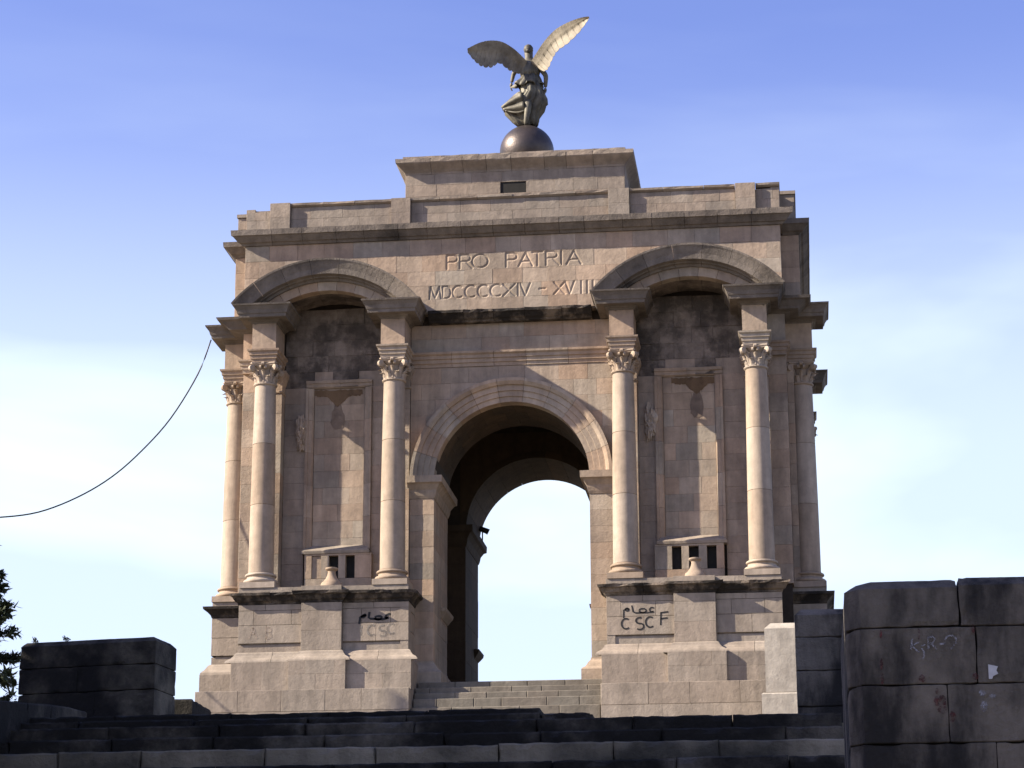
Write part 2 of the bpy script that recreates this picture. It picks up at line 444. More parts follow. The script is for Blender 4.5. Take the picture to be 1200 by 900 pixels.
def two_disc_wall(mb, y0, y1, r):
    for x0, x1, cx in ((-10.36, 0, XH[0]), (0, 10.36, XH[1])):
        wall_over(mb, x0, x1, 18.45, y0, y1, cx, HZ, r, 60, z0=15.45)
two_disc_wall(fz, YFZ + G, 1.66, 3.9)
frieze = fz.build('frieze', M_MORTAR, ARCH)

# --- carved inscription: V-cut grooves in the stones of two courses
FONT = {
 'P': [[(0, 0), (0, 1)], [(0, 1), (.45, 1), (.62, .9), (.66, .75), (.62, .6), (.45, .5), (0, .5)]],
 'R': [[(0, 0), (0, 1)], [(0, 1), (.45, 1), (.6, .9), (.64, .76), (.6, .62), (.45, .52), (0, .52)], [(.35, .52), (.75, 0)]],
 'O': [[(.5 + .5 * math.cos(a * math.pi / 8), .5 + .5 * math.sin(a * math.pi / 8)) for a in range(17)]],
 'A': [[(0, 0), (.42, 1)], [(.42, 1), (.84, 0)], [(.14, .34), (.7, .34)]],
 'T': [[(.4, 0), (.4, 1)], [(0, 1), (.8, 1)]],
 'I': [[(.1, 0), (.1, 1)]],
 'M': [[(0, 0), (.12, 1)], [(.12, 1), (.5, .1)], [(.5, .1), (.86, 1)], [(.86, 1), (1, 0)]],
 'D': [[(0, 0), (0, 1)], [(0, 1), (.4, 1), (.66, .85), (.76, .5), (.66, .15), (.4, 0), (0, 0)]],
 'C': [[(.5 + .5 * math.cos(a * math.pi / 10), .5 + .5 * math.sin(a * math.pi / 10)) for a in range(3, 18)]],
 'X': [[(0, 0), (.8, 1)], [(0, 1), (.8, 0)]],
 'V': [[(0, 1), (.42, 0)], [(.42, 0), (.84, 1)]],
 '-': [[(0, .5), (1, .5)]],
}
def letters(seq):
    segs = []
    for ch, x0, x1, z0, z1 in seq:
        st = FONT[ch]
        mx = max(p[0] for s in st for p in s) or 1
        mn = min(p[0] for s in st for p in s)
        for s in st:
            pts = [(x0 + (x1 - x0) * ((p[0] - mn) / (mx - mn) if mx > mn else .5), z0 + (z1 - z0) * p[1]) for p in s]
            segs += list(zip(pts[:-1], pts[1:]))
    return segs
ZA, ZB, ZC, ZD = 17.22, 17.76, 16.03, 16.51
row1 = [('P', -2.44, -2.03), ('R', -1.93, -1.45), ('O', -1.45, -.83), ('P', -.13, .29), ('A', .36, .90), ('T', .90, 1.28), ('R', 1.42, 1.93), ('I', 1.98, 2.06), ('A', 2.22, 2.78)]
row2 = [('M', -3.12, -2.66), ('D', -2.60, -2.28), ('C', -2.21, -1.86), ('C', -1.73, -1.36), ('C', -1.23, -.87), ('C', -.74, -.36), ('X', -.25, .22), ('I', .28, .38), ('V', .42, .80),
        ('-', 1.16, 1.38), ('X', 1.72, 2.14), ('V', 2.16, 2.50), ('I', 2.73, 2.82), ('I', 2.96, 3.05), ('I', 3.18, 3.27)]
SEGS1 = letters([(c, a, b, ZA, ZB) for c, a, b in row1])
SEGS2 = letters([(c, a, b, ZC, ZD) for c, a, b in row2])
def groove_stone(parent, u0, u1, v0, v1, w, depth, segs, mat, name='stone'):
    hw, dp, st = .060, .036, .021
    nu, nv = max(2, int((u1 - u0) / st)), max(2, int((v1 - v0) / st))
    U, V = np.meshgrid(np.linspace(u0, u1, nu + 1), np.linspace(v0, v1, nv + 1))
    D = np.full(U.shape, 9.0)
    for (ax, az), (bx_, bz) in segs:
        dx, dz = bx_ - ax, bz - az
        l2 = dx * dx + dz * dz + 1e-12
        t = np.clip(((U - ax) * dx + (V - az) * dz) / l2, 0, 1)
        D = np.minimum(D, np.hypot(U - ax - t * dx, V - az - t * dz))
    Wd = w - dp * np.clip(1 - D / hw, 0, 1)
    vs = [TF(u, v, ww) for u, v, ww in zip(U.ravel(), V.ravel(), Wd.ravel())]
    fs = []
    k = nu + 1
    for j in range(nv):
        for i in range(nu):
            a = j * k + i
            fs.append((a, a + 1, a + k + 1, a + k))
    border = [i for i in range(k)] + [j * k + nu for j in range(1, nv + 1)] + [nv * k + i for i in range(nu - 1, -1, -1)] + [j * k for j in range(nv - 1, 0, -1)]
    b0 = len(vs)
    for b in border:
        x, y, z = vs[b]; vs.append((x, y + depth, z))
    n = len(border)
    for i in range(n):
        j = (i + 1) % n
        fs.append((border[i], b0 + i, b0 + j, border[j]))
    return mesh_obj(name, vs, fs, mat, parent, fix=False)

FROWS = [15.50, 16.00, 16.56, 17.15, 17.83, 18.47]
HD = [(XH[0], HZ, 4.60), (XH[1], HZ, 4.60)]
for k in range(5):
    va, vb = FROWS[k], FROWS[k + 1]
    us = splits(-10.42, 10.42, 1.1, k % 2)
    for a, b in zip(us[:-1], us[1:]):
        ua, ub, v0, v1 = a + .0025, b - .0025, va + .0025, vb - .0025
        w = -YFZ + rnd.uniform(-.005, .005)
        segs = SEGS2 if k == 1 else SEGS1 if k == 3 else []
        segs = [s for s in segs if max(s[0][0], s[1][0]) > ua - .1 and min(s[0][0], s[1][0]) < ub + .1]
        xs = np.linspace(ua, ub, 17); tops = [disc_top(x, HD) for x in xs]
        if min(tops) >= v1: continue
        if segs and max(tops) < v0 + .3:
            groove_stone(frieze, ua, ub, v0, v1, w, .3, segs, M_FACE)
        elif max(tops) > v0:
            run = [(x, max(v0, t)) for x, t in zip(xs, tops) if max(v0, t) < v1 - .01]
            if len(run) < 3: continue
            prism('stone', TF, run + [(run[-1][0], v1), (run[0][0], v1)], w, .3, M_FACE, frieze)
        else:
            block('stone', TF, ua, ub, v0, v1, w, .3, M_FACE, frieze)
# returns of the frieze storey on the flanks and the projecting side bays
for s in (-1, 1):
    sb = loft('side_bay', [tuple(sorted((s * 10.3, s * 11.05))) + (1.98, 12.4, 15.4), tuple(sorted((s * 10.3, s * 11.05))) + (1.98, 12.4, 18.5)], M_MORTAR, ARCH)
    for k in range(5):
        block('stone', TF, *(sorted((s * 10.42, s * 11.10))), FROWS[k] + .0025, FROWS[k + 1] - .0025, -1.92, .5, M_FACE, sb)
    for k in range(5):
        for a, b in zip(*(lambda q: (q[:-1], q[1:]))(splits(1.93, 12.4, 1.4, k % 2))):
            block('stone', TS(s), a + .0025, b - .0025, FROWS[k] + .0025, FROWS[k + 1] - .0025, 11.115, .5, M_FACE, sb)
    for k in range(5):
        block('stone', TS(s), .64, 1.88, FROWS[k] + .0025, FROWS[k + 1] - .0025, 10.425, .4, M_FACE, frieze)

# --- main cornice
mc = box('main_cornice', -10.5, 10.5, .62, 1.7, 18.46, 18.99, M_MORTAR, ARCH)
PC = [(-.9, 18.475), (-.53, 18.475), (-.47, 18.56), (-.40, 18.58), (-.22, 18.78), (-.16, 18.80), (-.14, 19.02), (-.9, 19.02)]
run_moulding(mc, 'cornice_stone', TF, -10.47, 10.47, PC, 1.25, M_CORN, m0=-.60, m1=-.60, rag=.012)
for s in (-1, 1):
    PS = [(10.4, 18.475), (11.15, 18.475), (11.22, 18.56), (11.30, 18.6), (11.48, 18.80), (11.53, 18.82), (11.55, 19.02), (10.4, 19.02)]
    run_moulding(mc, 'cornice_stone', TS(s), 1.92, 12.4, PS, 1.6, M_CORN, m0=11.115)
    PF2 = [(-2.6, 18.475), (-1.89, 18.475), (-1.82, 18.56), (-1.74, 18.6), (-1.56, 18.80), (-1.51, 18.82), (-1.49, 19.019), (-2.6, 19.019)]
    a, b = sorted((s * 10.5, s * 11.115))
    run_moulding(mc, 'cornice_stone', TF, a, b, PF2, 2, M_CORN, m0=(-1.925 if s < 0 else None), m1=(-1.925 if s > 0 else None))

# --- attic parapet
attic = box('attic', -10.38, 10.38, .80, 1.4, 19.0, 20.0, M_MORTAR, ARCH)
AR_ = [19.025, 19.58, 20.06]
def attic_panel(u0, u1, yf, rws, L):
    ashlar(attic, TF, u0, u1, rws, L, -yf, .3, M_ATTIC, gap=.005)
for a, b in ((-8.66, -4.66), (4.68, 8.74)):
    attic_panel(a, b, .74, AR_, 1.15)
attic_panel(-3.88, 3.84, .74, AR_, 1.2)
for a, b in ((-10.43, -9.48), (9.53, 10.43)):
    attic_panel(a, b, .72, [19.025, 19.58, 20.0 if a > 0 else 19.93], .6)
for a, b in ((-9.47, -8.67), (-4.65, -3.89), (3.85, 4.67), (8.75, 9.52)):
    ashlar(attic, TF, a, b, [19.025, 19.62, 20.22], .9, -.55, .45, M_ATTIC, gap=.005)
for a, b in ((-8.66, -4.66), (4.68, 8.74), (9.53, 10.46), (-3.88, 3.84)):
    PL = [(-1.5, 20.07), (-.72, 20.07), (-.63, 20.13), (-.62, 20.215), (-1.5, 20.215)]
    run_moulding(attic, 'coping_stone', TF, a + .004, b - .004, PL, 1.3, M_ATTIC, rag=.02)
for s in (-1, 1):
    q = box('side_parapet', *sorted((s * 10.0, s * 10.95)), 1.76, 12.2, 19.0, 20.0, M_MORTAR, ARCH)
    for k in range(2):
        block('stone', TF, *sorted((s * 10.44, s * 11.0)), AR_[k] + .0025, AR_[k + 1] - .0025, -1.70, .4, M_ATTIC, q)
        for a, b in zip(*(lambda z: (z[:-1], z[1:]))(splits(1.72, 12.2, 1.5, k))):
            block('stone', TS(s), a + .0025, b - .0025, AR_[k] + .0025, AR_[k + 1] - .0025, 11.01, .4, M_ATTIC, q)
        block('stone', TS(s), .76, 1.68, AR_[k] + .0025, AR_[k + 1] - .0025, 10.45, .35, M_ATTIC, attic)
    box('coping_stone', *sorted((s * 10.2, s * 11.05)), 1.64, 12.3, 20.075, 20.21, M_ATTIC, q)
# --- block carrying the statue
tb = box('statue_block', -4.28, 4.28, 2.17, 12.5, 19.9, 21.8, M_MORTAR, ARCH)
YT = 2.12
TR = [20.1, 20.80, 21.27, 21.72]
ashlar(tb, TF, -4.33, 4.40, TR[:2], 1.2, -YT, .3, M_ATTIC)
for a, b in ((-4.33, -.54), (.49, 4.40)):
    ashlar(tb, TF, a, b, TR[1:3], 1.1, -YT, .3, M_ATTIC)
ashlar(tb, TF, -4.33, 4.40, TR[2:], 1.25, -YT, .3, M_ATTIC)
for s in (-1, 1):
    for k in range(3):
        for a, b in zip(*(lambda z: (z[:-1], z[1:]))(splits(2.14, 12.5, 1.3, k % 2))):
            block('stone', TS(s), a + .0025, b - .0025, TR[k] + .0025, TR[k + 1] - .0025, 4.345 if s < 0 else 4.41, .2, M_ATTIC, tb)
box('slit_window', -.53, .48, YT + .035, YT + .33, 20.81, 21.26, M_BLACK, tb)
tb.data.materials[0] = M_MORTAR
PT = [(-3.2, 21.725), (-YT + .01, 21.725), (-YT + .03, 21.80), (-YT + .12, 21.9), (-YT + .34, 22.1), (-YT + .37, 22.14), (-YT + .38, 22.30), (-3.2, 22.30)]
run_moulding(tb, 'cornice_stone', TF, -4.33, 4.40, PT, 1.15, M_ATTIC, m0=-YT, m1=-YT, rag=.02)
PT2 = [(w, 22.305) for w in ()]
run_moulding(tb, 'coping_stone', TF, -4.42, 4.46, [(-3.0, 22.305), (-1.85, 22.305), (-1.85, 22.41), (-3.0, 22.41)], 1.4, M_ATTIC, rag=.02)
for s in (-1, 1):
    c = 4.33 if s < 0 else 4.40
    run_moulding(tb, 'cornice_stone', TS(s), YT, 12.5, [(3.4, 21.725), (c + .01, 21.725), (c + .03, 21.80), (c + .12, 21.9), (c + .34, 22.1), (c + .37, 22.14), (c + .38, 22.30), (3.4, 22.30)], 1.6, M_ATTIC, m0=c)
box('roof_slab', -4.4, 4.4, 2.9, 12.4, 22.2, 22.40, M_ATTIC, tb)

# --- central wall, archivolt, vault
cw = box('central_wall', -3.86, 3.86, YW + .07, YW + .3, 12.9, 15.2, M_MORTAR, ARCH)
CR = rows(8.95, 13.36, .63)
ashlar(cw, TF, -3.88, 3.88, CR, 1.15, -YW, .35, M_FACE, discs=[(0, AZ, AR - .06)])
ashlar(cw, TF, -3.88, 3.88, [13.95, 14.52, 15.08], 1.35, -YW, .35, M_FACE)
PA = [(-1.4, 13.37), (-YW + .03, 13.37), (-YW + .04, 13.50), (-YW + .085, 13.52), (-YW + .09, 13.66), (-YW + .14, 13.68), (-YW + .145, 13.80), (-YW + .22, 13.86), (-YW + .23, 13.94), (-1.4, 13.94)]
run_moulding(cw, 'architrave_stone', TF, -3.86, 3.86, PA, 1.5, M_FACE)
PCC = [(-1.3, 15.09), (-.72, 15.09), (-.66, 15.16), (-.58, 15.2), (-.42, 15.36), (-.36, 15.38), (-.34, 15.49), (-1.3, 15.49)]
run_moulding(cw, 'cornice_stone', TF, -3.15, 3.15, PCC, 1.2, M_CRUST, rag=.05)
NV = 11
for i in range(NV):
    a0, a1 = math.pi * i / NV, math.pi * (i + 1) / NV
    pr = [(AW, 1.5), (AW, .95), (3.16, .95), (3.17, .90), (3.38, .90), (3.39, .85), (3.60, .85), (3.61, .78), (3.74, .70), (AR, .70), (AR, 1.2), (3.6, 1.5)]
    sector('voussoir', 0, AZ, pr, a0, a1, 4, M_FACE, cw)
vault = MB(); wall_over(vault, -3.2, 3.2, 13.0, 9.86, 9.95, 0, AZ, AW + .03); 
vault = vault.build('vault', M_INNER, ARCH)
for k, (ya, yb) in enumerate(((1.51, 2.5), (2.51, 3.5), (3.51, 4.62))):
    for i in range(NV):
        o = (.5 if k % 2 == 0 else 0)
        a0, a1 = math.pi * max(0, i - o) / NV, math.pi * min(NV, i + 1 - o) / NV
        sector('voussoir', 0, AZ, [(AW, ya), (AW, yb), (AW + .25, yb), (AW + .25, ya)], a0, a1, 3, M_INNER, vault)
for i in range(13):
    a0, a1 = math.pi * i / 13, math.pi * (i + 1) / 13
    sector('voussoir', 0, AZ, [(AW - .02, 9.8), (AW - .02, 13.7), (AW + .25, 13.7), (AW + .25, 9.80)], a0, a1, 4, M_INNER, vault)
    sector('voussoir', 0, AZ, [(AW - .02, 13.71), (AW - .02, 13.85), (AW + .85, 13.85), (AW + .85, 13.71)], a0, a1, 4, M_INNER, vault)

# piers beside the opening
PR = rows(2.02, 8.22, .62)
for s in (-1, 1):
    pier = box('pier', *sorted((s * (AW + .06), s * 3.86)), YW + .07, 4.5, ZFL - .5, 8.9, M_MORTAR, ARCH)
    a, b = sorted((s * (AW + .0), s * 3.88))
    for k in range(len(PR) - 1):
        block('stone', TF, a, b, PR[k] + .0025, PR[k + 1] - .0025, -YW, .5, M_FACE, pier)
        for ya, yb in ((1.52, 3.0), (3.02, 4.6)) if k % 2 else ((1.52, 2.4), (2.42, 4.6)):
            block('stone', TS(s), ya, yb, PR[k] + .0025, PR[k + 1] - .0025, -AW, .4, M_FACE, pier)
    # impost
    i0, i1 = sorted((s * (AW - .02), s * 3.9))
    e = lambda d, z: ((AW - d) * s, 3.96 * s, YW - d, 4.6 + d, z)
    rc = []
    for d, z in ((0.02, 8.225), (.06, 8.33), (.09, 8.45), (.10, 8.55), (.22, 8.74), (.27, 8.78), (.33, 8.80), (.34, 9.06)):
        q = e(d, z); x0, x1 = sorted(q[:2]); rc.append((x0, x1, q[2], q[3], z))
    loft('impost', rc, M_FACE, pier)
    # splayed foot
    rc = []
    for d, z in ((.36, ZFL - .3), (.36, 1.55), (.30, 1.62), (.22, 1.66), (.10, 1.86), (.03, 1.94), (.02, 2.015)):
        q = e(d, z); x0, x1 = sorted(q[:2]); rc.append((x0, x1, q[2], q[3], z))
    loft('foot_moulding', rc, M_FACE, pier)
    # little string course along the inner face
    rc = []
    for d, z in ((.03, 3.98), (.10, 4.10), (.20, 4.24), (.22, 4.36), (.0, 4.40)):
        x0, x1 = sorted(((AW - d) * s, (AW + .3) * s)); rc.append((x0, x1, 3.0 - d, 4.61 + d, z))
    loft('string_course', rc, M_FACE, pier)
    # far piers
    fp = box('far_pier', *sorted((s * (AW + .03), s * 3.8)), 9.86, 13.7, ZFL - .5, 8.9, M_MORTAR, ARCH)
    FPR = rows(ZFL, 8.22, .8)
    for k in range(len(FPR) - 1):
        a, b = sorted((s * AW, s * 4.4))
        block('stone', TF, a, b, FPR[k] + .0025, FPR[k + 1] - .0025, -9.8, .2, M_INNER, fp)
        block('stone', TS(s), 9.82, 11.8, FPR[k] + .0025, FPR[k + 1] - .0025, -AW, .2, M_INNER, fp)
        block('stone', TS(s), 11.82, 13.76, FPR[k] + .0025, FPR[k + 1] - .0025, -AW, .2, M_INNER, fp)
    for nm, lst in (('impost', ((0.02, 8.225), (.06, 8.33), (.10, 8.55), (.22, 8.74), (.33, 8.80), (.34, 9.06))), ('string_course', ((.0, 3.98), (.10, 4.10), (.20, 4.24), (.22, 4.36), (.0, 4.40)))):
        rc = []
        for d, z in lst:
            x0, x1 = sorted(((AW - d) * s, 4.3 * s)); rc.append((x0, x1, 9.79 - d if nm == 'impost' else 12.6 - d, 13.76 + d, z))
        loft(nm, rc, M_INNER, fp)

# --- floor and podium steps between the pedestals
st = box('podium_steps', -3.42, 3.42, -.6, 1.4, -1.0, -.1, M_MORTAR, ARCH)
TOP = [(-.02, -1.1, -.67), (.36, -.66, -.43), (.61, -.42, -.19), (.84, -.18, .34), (ZFL, .35, 1.6)]
for k, (z, y0, y1) in enumerate(TOP):
    us = splits(-3.44, 3.44, 1.35, k % 2)
    for a, b in zip(us[:-1], us[1:]):
        block('step_stone', TF, a + .006, b - .006, z - (.40 if k else 1.0), z, -y0, y1 - y0 + .3, M_STEP, st, ch=.02)
box('floor', -10.3, 10.3, 1.55, 13.9, -.9, ZFL - .004, M_STEP, st)

# --- bays: pedestal, columns, niche, hood
def acanthus(mb, ang, r0, r1, z0, z1, wid, curl, rings=5):
    """one carved leaf leaning out of the bell"""
    ca, sa = math.cos(ang), math.sin(ang)
    pts = []
    for i in range(rings + 1):
        t = i / rings
        r = r0 + (r1 - r0) * t * t + (curl if t > .75 else 0) * (t - .75) * 4
        z = z0 + (z1 - z0) * (t if t < .85 else .85 - (t - .85) * .9)
        w = wid * (1 - .45 * t * t) * (1 if i % 2 == 0 else .78)
        if i == rings: w *= .45
        pts.append((r, z, w))
    vs = []; fs = []
    for r, z, w in pts:
        for dr, ww in ((0, -w), (.035, -w * .4), (.05, 0), (.035, w * .4), (0, w)):
            x, y = r + dr, ww
            vs.append((x * ca - y * sa, x * sa + y * ca, z))
    n = len(pts)
    for r, z, w in pts:
        for ww in (-w, w):
            x, y = r - .05, ww
            vs.append((x * ca - y * sa, x * sa + y * ca, z))
    for i in range(n - 1):
        for k in range(4):
            a = i * 5 + k; fs.append((a, a + 1, a + 6, a + 5))
        b = n * 5 + i * 2
        fs.append((b, b + 2, b + 3, b + 1))
        fs.append((i * 5, (i + 1) * 5, b + 2, b)); fs.append((i * 5 + 4, b + 1, b + 3, (i + 1) * 5 + 4))
    i = n - 1; b = n * 5 + i * 2
    fs.append((i * 5, i * 5 + 1, i * 5 + 2, i * 5 + 3, i * 5 + 4, b + 1, b))
    mb.add(vs, fs)
def volute(mb, ang, r, z, rad, wid):
    ca, sa = math.cos(ang), math.sin(ang)
    vs = []; fs = []; n = 12
    for sgn in (-1, 1):
        for rr in (rad, rad * .45):
            for i in range(n):
                a = 2 * math.pi * i / n
                x, y, zz = r + rr * math.cos(a), sgn * wid * (1 if rr == rad else 1.35), z + rr * math.sin(a)
                vs.append((x * ca - y * sa, x * sa + y * ca, zz))
    for i in range(n):
        j = (i + 1) % n
        fs.append((i, j, 2 * n + j, 2 * n + i))
        fs.append((i, n + i, n + j, j)); fs.append((2 * n + i, 2 * n + j, 3 * n + j, 3 * n + i))
    fs.append(tuple(n + i for i in range(n))); fs.append(tuple(3 * n + i for i in range(n - 1, -1, -1)))
    mb.add(vs, fs)
def capital_mesh(h=.86, r=.40):
    mb = MB()
    n = 24
    prof = [(r + .02, -.02), (r + .06, .02), (r + .06, .06), (r - .03, .08), (r - .07, .3), (r - .03, .6), (r + .10, h - .12)]
    vs = []; fs = []
    for rr, z in prof:
        for i in range(n):
            a = 2 * math.pi * i / n; vs.append((rr * math.cos(a), rr * math.sin(a), z))
    for k in range(len(prof) - 1):
        for i in range(n):
            j = (i + 1) % n; fs.append((k * n + i, k * n + j, (k + 1) * n + j, (k + 1) * n + i))
    fs.append(tuple(range(n - 1, -1, -1))); fs.append(tuple((len(prof) - 1) * n + i for i in range(n)))
    mb.add(vs, fs)
    for i in range(8):
        acanthus(mb, 2 * math.pi * (i + .5) / 8, r - .02, r + .11, .07, .40, .115, .03)
    for i in range(8):
        acanthus(mb, 2 * math.pi * i / 8, r - .05, r + .17, .10, .64, .105, .05)
    for i in range(4):
        a = math.pi / 4 + i * math.pi / 2
        volute(mb, a, r + .24, h - .22, .125, .06)
        acanthus(mb, a, r + .02, r + .24, .42, h - .12, .09, .05)
        for da in (-.42, .42):
            volute(mb, a + math.pi / 4 + da * .45, r + .11, h - .2, .075, .035)
        volute(mb, a + math.pi / 4, r + .15, h - .08, .075, .05)
    # concave abacus
    pts = []
    for i in range(4):
        a = math.pi / 4 + i * math.pi / 2
        c0 = Vector((math.cos(a), math.sin(a), 0)) * .72
        a2 = a + math.pi / 2
        c1 = Vector((math.cos(a2), math.sin(a2), 0)) * .72
        t = (c1 - c0).normalized() * .07
        for q in (0, .25, .5, .75, 1):
            p = (c0 + t).lerp(c1 - t, q)
            p *= 1 - .16 * math.sin(math.pi * q)
            pts.append((p.x, p.y))
    m = len(pts); vs = []; fs = []
    for sc, z in ((.90, h - .12), (.94, h - .07), (1.0, h - .05), (1.0, h)):
        vs += [(x * sc, y * sc, z) for x, y in pts]
    for k in range(3):
        for i in range(m):
            j = (i + 1) % m; fs.append((k * m + i, k * m + j, (k + 1) * m + j, (k + 1) * m + i))
    fs.append(tuple(range(m - 1, -1, -1))); fs.append(tuple(3 * m + i for i in range(m)))
    mb.add(vs, fs)
    return mb
CAP = None
BASE = None
DRUMS = [(5.28, 7.88), (7.88, 10.25), (10.25, 12.56)]
def shaft_r(z):
    t = (z - 5.28) / 7.28
    return .475 - .075 * t ** 1.6
def make_column(x, y):
    global CAP, BASE
    p = loft('column', [(x - .66, x + .66, y - .66, y + .66, 4.64), (x - .66, x + .66, y - .66, y + .66, 4.86)], M_COL, ARCH)
    if BASE is None:
        pr = [(.60, 4.861)]
        for i in range(7):
            a = -math.pi / 2 + math.pi * i / 6; pr.append((.585 + .075 * math.cos(a), 4.945 + .075 * math.sin(a)))
        pr += [(.58, 5.03), (.535, 5.05), (.52, 5.09), (.535, 5.13), (.56, 5.14)]
        for i in range(7):
            a = -math.pi / 2 + math.pi * i / 6; pr.append((.545 + .05 * math.cos(a), 5.19 + .05 * math.sin(a)))
        pr += [(.50, 5.245), (.50, 5.279)]
        BASE = lathe('base_moulding', [(r, z) for r, z in pr], 32, M_COL, None)
        b = BASE
        mb = capital_mesh()
        CAP = mb.build('capital', M_COL, None)
        c = CAP
    else:
        b = BASE.copy(); COL.objects.link(b); c = CAP.copy(); COL.objects.link(c)
    for o, z in ((b, 0), (c, 12.565)):
        o.parent = p; o.matrix_parent_inverse = p.matrix_world.inverted()
        o.location = (x, y, z)
    c.rotation_euler.z = 0
    for za, zb in DRUMS:
        n = 8
        lathe('drum', [(shaft_r(za) - .012, za + .002)] + [(shaft_r(za + (zb - za) * t / n), za + .012 + (zb - za - .024) * t / n) for t in range(n + 1)] + [(shaft_r(zb) - .012, zb - .002)], 32, M_COL, p, loc=(x, y, 0))
    return p
cols = []
for x in (-CB, -CA, CA, CB):
    cols.append(make_column(x, CY))
for s in (-1, 1):
    for y in (2.6, 12.1):
        cols.append(make_column(s * 11.03, y))

def entab_block(x, y, back, side=0):
    """pier of entablature above one column: fasciae, plain die, crowning cornice"""
    p = None
    def ring(d, z, bz=0):
        if side == 0:
            return (x - .46 - d, x + .46 + d, y - .46 - d, back, z)
        if side < 0:
            return (x - .46 - d, back, y - .46 - d, y + .46 + d, z)
        return (back, x + .46 + d, y - .46 - d, y + .46 + d, z)
    p = loft('entablature_block', [ring(0, 13.93), ring(0, 14.96)], M_FACE, ARCH)
    loft('architrave_moulding', [ring(d, z) for d, z in ((.0, 13.43), (.01, 13.54), (.045, 13.56), (.05, 13.68), (.09, 13.70), (.095, 13.81), (.15, 13.86), (.16, 13.925))], M_FACE, p)
    loft('cornice_stone', [ring(d, z) for d, z in ((.02, 14.963), (.06, 15.02), (.12, 15.04), (.16, 15.10), (.45, 15.10), (.47, 15.22), (.50, 15.24), (.54, 15.38), (.62, 15.51), (.66, 15.53), (.68, 15.595))], M_CORN, p)
    return p
for x in (-CB, -CA, CA, CB):
    entab_block(x, CY, 1.1)
for s in (-1, 1):
    for y in (2.6, 12.1):
        entab_block(s * 11.03, y, s * 10.38, s)
    # corner pier cornice and architrave between front and side columns
    a, b = 9.5, 10.48
    cp = loft('corner_entablature', [(min(s * a, s * (b)), max(s * a, s * b), YP + .1, 4.0, 13.4), (min(s * a, s * b), max(s * a, s * b), YP + .1, 4.0, 15.0)], M_FACE, ARCH)
    loft('architrave_moulding', [(min(s * a, s * (b + d)), max(s * a, s * (b + d)), YP + .1 - d, 4.0, z) for d, z in ((.0, 13.44), (.02, 13.54), (.055, 13.56), (.06, 13.68), (.10, 13.70), (.105, 13.81), (.16, 13.86), (.17, 13.92))], M_FACE, cp)
    loft('cornice_stone', [(min(s * a, s * (b + d * 1.9)), max(s * a, s * (b + d * 1.9)), YP + .1 - d, 4.0, z) for d, z in ((.02, 15.0), (.10, 15.06), (.28, 15.12), (.30, 15.2), (.42, 15.42), (.5, 15.47), (.53, 15.57))], M_CORN, cp)

